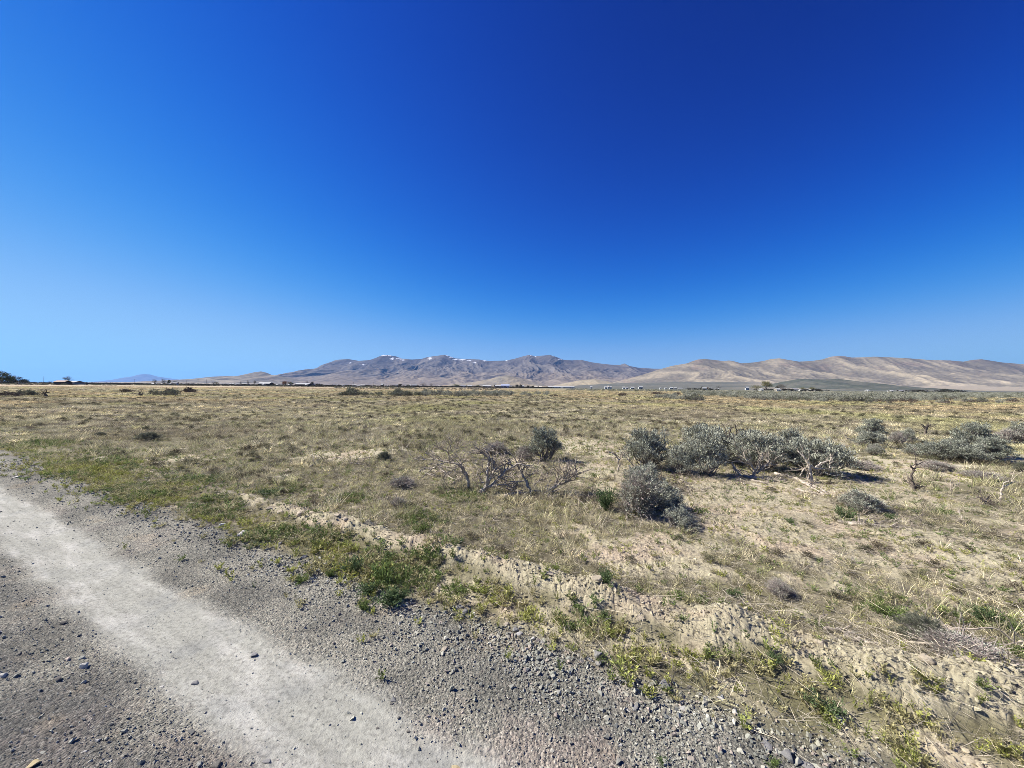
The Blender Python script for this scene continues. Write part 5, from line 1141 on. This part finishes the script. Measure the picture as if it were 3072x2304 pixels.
# ------------------------------------------------------------------ houses, barns, poles at the horizon
WALL = {k: noisy(k + '_house_wall', c, tuple(q * .88 for q in c), .8, .8) for k, c in dict(white=(.43, .43, .41), cream=(.62, .56, .46), dark=(.06, .055, .05), grey=(.25, .25, .26), tan=(.34, .25, .18), blue=(.36, .40, .52)).items()}
M_DOOR = noisy('dark_door_paint', (.05, .05, .05), (.08, .07, .06), 2); M_GLASS, _n, _l, _b = new_mat('window_glass', (.03, .035, .045), .1, .5)
def house(x0px, x1px, dist, hpx, wall, roof, label, kind='house'):
    px = (x0px + x1px) / 2; x, y = azi(px, dist); W = (x1px - x0px) / FPX * y; H = max(hpx / FPX * y, 2.6); D = min(max(W * .6, 5), 16)
    root = empty(kind, (x, y, H1(x, y) - .1)); tag(root, label, kind.replace('_', ' ')); wh = H * .62; ov = .4
    mb = MB(); mb.box(-W / 2, W / 2, 0, D, 0, wh); mb.build('wall', WALL[wall], root)
    rf = MB(); a = (-W / 2 - ov, -ov, wh + .02); v = [(-W/2-ov, -ov, wh-.1), (W/2+ov, -ov, wh-.1), (W/2+ov, D+ov, wh-.1), (-W/2-ov, D+ov, wh-.1), (-W/2-ov, D/2, H), (W/2+ov, D/2, H),
         (-W/2-ov, -ov, wh+.12), (W/2+ov, -ov, wh+.12), (W/2+ov, D+ov, wh+.12), (-W/2-ov, D+ov, wh+.12), (-W/2-ov, D/2, H+.22), (W/2+ov, D/2, H+.22)]
    rf.add(v, [(6,7,11,10), (8,9,10,11), (0,1,7,6), (2,3,9,8), (0,6,10,4), (4,10,9,3), (1,5,11,7), (5,2,8,11), (0,4,5,1), (4,3,2,5)]); rf.build('roof', WALL[roof], root)
    dr = MB(); dx = W * .12; dr.box(dx, dx + min(1.2, W * .15), -.08, .05, 0, min(2.1, wh * .85)); dr.build('door', M_DOOR, root)
    for f in (-.34, -.12, .34):
        if W > 5: m = MB(); m.box(f * W - .5, f * W + .5, -.06, .04, wh * .38, wh * .72); m.build('window', M_GLASS, root)
H_ = [(45,56,320,5,'white','white','white shed showing through the dark trees at the left edge','shed'),(160,193,420,12,'dark','tan','dark-walled barn with a tan roof on the far left','barn'),(174,222,440,11,'grey','white','pale-roofed long barn right behind the tan-roofed one','barn'),(226,251,600,6,'dark','dark','dark low building right of the pale-roofed barn','barn'),(252,262,620,5,'dark','grey','small dark shed right of the dark low building','shed'),
(454,461,640,5,'white','white','small white shed left of the bare trees before the blue mesa','shed'),(481,487,640,5,'white','white','small white shed among the bare trees before the blue mesa','shed'),(507,511,640,6,'white','white','narrow white shed under the narrow green tree','shed'),(515,529,620,8,'white','grey','pale gabled house under the low green tree','house'),(563,566,640,5,'white','white','lone tiny white shed right of the blue mesa','shed'),
(687,699,700,6,'white','white','white house below the left tan hills','house'),(700,705,700,4,'cream','white','cream shed joined to the white house below the tan hills','shed'),(707,716,700,6,'white','grey','second white house below the left tan hills','house'),(719,741,700,6,'grey','white','grey building below the slim bare trees','house'),(773,808,640,11,'dark','white','dark open barn with a white sloping roof','barn'),(786,790,600,7,'white','white','white tank-like shed in front of the dark open barn','shed'),
(827,831,700,5,'white','white','white shed between the dark barn and the rusty tree','shed'),(863,867,690,6,'white','white','white shed at the foot of the rusty tree','shed'),(884,924,660,9,'dark','white','longest barn with a white roof, left of centre','barn'),(914,918,630,6,'white','white','white shed in front of the longest barn','shed'),(927,932,690,5,'white','white','white shed between bare and dark trees','shed'),(938,943,690,6,'white','white','white shed below the dark tree right of the longest barn','shed'),
(1009,1023,740,5,'white','white','white trailer with dark gaps, left of the white trailer row','house'),(1024,1029,740,5,'white','white','white shed at the left of the trailer row','shed'),(1057,1068,740,6,'white','white','first white trailer of the bright row','house'),(1069,1079,740,5,'cream','white','second cream trailer of the bright row','house'),(1081,1093,740,6,'white','white','third white trailer of the bright row','house'),(1142,1149,900,9,'white','white','white house standing slightly higher than its neighbours','house'),(1160,1164,860,5,'white','white','tiny white shed right of the higher white house','shed'),(1187,1192,800,7,'white','grey','white shed left of a dark tree left of centre','shed'),
(1220,1232,800,7,'white','white','white house below the left mountain slopes','house'),(1236,1250,810,8,'white','grey','white house with a grey roof below the left mountain slopes','house'),(1314,1321,820,5,'white','white','small white house beside the thin bare trees','house'),(1326,1342,840,5,'tan','tan','reddish tan house right of the thin bare trees','house'),(1382,1398,800,8,'white','grey','left of the paired white houses before the snowy range','house'),(1403,1416,800,7,'white','white','right of the paired white houses before the snowy range','house'),(1420,1427,820,4,'white','white','tiny low shed right of the paired white houses','shed'),
(1448,1473,780,8,'cream','white','long cream shed left of the blue-roofed house','barn'),(1485,1505,780,9,'white','white','white building touching the blue-roofed house','house'),(1503,1528,760,11,'blue','blue','blue-roofed house at the centre of the town','house'),(1529,1537,800,6,'dark','grey','dark shed right of the blue-roofed house','shed'),(1564,1572,830,9,'white','white','small white house among dark trees','house'),(1601,1614,820,7,'white','cream','white house right of the dark tree cluster','house'),(1616,1626,820,6,'cream','cream','cream house beside the one right of the dark trees','house'),
(1645,1685,840,7,'white','white','left half of the long low white building','barn'),(1687,1724,860,6,'white','white','right half of the long low white building','barn'),(1771,1777,860,7,'white','white','lone small white house right of the long low building','house'),(1814,1822,840,7,'white','white','white house left in a trio near centre right','house'),(1823,1828,880,9,'white','cream','small upper house in a trio near centre right','house'),(1830,1835,880,8,'cream','white','right small house in a trio near centre right','house'),
(1869,1876,760,7,'white','white','white square house, left of a bright row','house'),(1878,1885,770,5,'white','grey','low white house with grey roof in the bright row','house'),(1893,1903,760,7,'white','white','bright white gabled house in the middle of the bright row','house'),(1917,1928,760,10,'white','white','two-storey white house at the end of the bright row','house'),(1980,1984,800,5,'white','white','tiny white shed right of the two-storey house','shed'),(1995,2002,780,5,'white','white','low white house before the right hills','house'),(2010,2020,790,7,'white','white','gabled white house before the right hills','house'),(2023,2031,790,6,'cream','white','cream-walled house right of the gabled white one','house'),(2036,2047,790,5,'grey','white','grey low house right of the cream-walled one','house'),
(2109,2121,740,7,'white','white','white house at the foot of the black pointed tree','house'),(2129,2137,750,6,'white','white','white house right of the black pointed tree','house'),(2148,2157,760,5,'grey','white','grey house below the thin bare tree','house'),(2238,2247,900,10,'white','white','white roof standing apart left of the cottonwoods','house'),(2284,2290,400,4,'white','white','white shed between cottonwood trunks','shed'),(2331,2343,420,8,'cream','white','cream house under the grey-green cottonwood','house'),
(2365,2377,470,7,'white','white','bright white house right of the cottonwoods','house'),(2383,2394,470,8,'white','grey','white house with grey gable right of the cottonwoods','house'),(2400,2414,480,7,'white','white','white house under the small olive tree','house'),(2427,2441,480,7,'white','white','white house under the wider olive tree','house'),(2447,2463,490,5,'white','white','low white trailer right of the wider olive tree','house'),(2604,2610,520,5,'white','white','lone white shed before the dark sagebrush hill','shed'),
(2672,2680,540,5,'white','white','leftmost white shed of the right-hand farm row','shed'),(2699,2711,540,4,'dark','grey','dark shed in the right-hand farm row','shed'),(2722,2737,540,5,'white','white','long white trailer in the right-hand farm row','house'),(2766,2772,540,6,'white','white','white cube-like house in the right-hand farm row','house'),(2778,2783,540,5,'white','white','small white shed beside the cube-like house','shed'),(2810,2824,530,6,'white','grey','white house with grey roof left of the widest dark tree','house'),(2848,2864,530,6,'white','white','white house right of the widest dark tree','house'),(2886,2895,540,5,'cream','white','last cream house at the right end of the farm row','house')]
for h in H_: house(*h)
def pole(px, dist, hpx, label, name='utility_pole', cross=True):
    x, y = azi(px, dist); H = hpx / FPX * y; root = empty(name, (x, y, H1(x, y))); tag(root, label, name.replace('_', ' '))
    mb = MB(); mb.tube([(0, 0, -.3), (0, 0, H * .5), (0, 0, H)], [.16, .14, .11], 6); mb.build('post', M_WOOD_D, root)
    if cross: m = MB(); m.box(-1.2, 1.2, -.2, -.1, H * .90, H * .90 + .16); m.build('crossarm', M_WOOD_D, root)
pole(131, 500, 24, 'thin tall mast rising from low trees on the far left', 'mast', False); pole(404, 560, 18, 'utility pole in front of the blue mesa hill'); pole(559, 600, 14, 'short utility pole right of the blue mesa')
pole(594, 560, 20, 'tallest utility pole before the left tan hills'); pole(619, 560, 18, 'utility pole right of the tallest one'); pole(743, 600, 17, 'utility pole left of the dark open barn'); pole(1060, 620, 14, 'thin utility pole above the white trailer row'); pole(1121, 640, 13, 'thin utility pole right of the trailer row')

# ------------------------------------------------------------------ haze
def haze():
    mb = MB(); mb.box(-52000, 52000, -20000, 48000, -30, 1450)
    m = bpy.data.materials.new('haze_air'); m.use_nodes = True; n, l = m.node_tree.nodes, m.node_tree.links; n.clear()
    o = n.new('ShaderNodeOutputMaterial'); v = n.new('ShaderNodeVolumePrincipled')
    v.inputs['Color'].default_value = (.24, .50, 1, 1); v.inputs['Density'].default_value = HAZE; v.inputs['Anisotropy'].default_value = .2
    l.new(v.outputs[0], o.inputs['Volume'])
    ob = mb.build('haze', m); tag(ob, kind='stuff')
HAZE = 1.7e-5
haze()
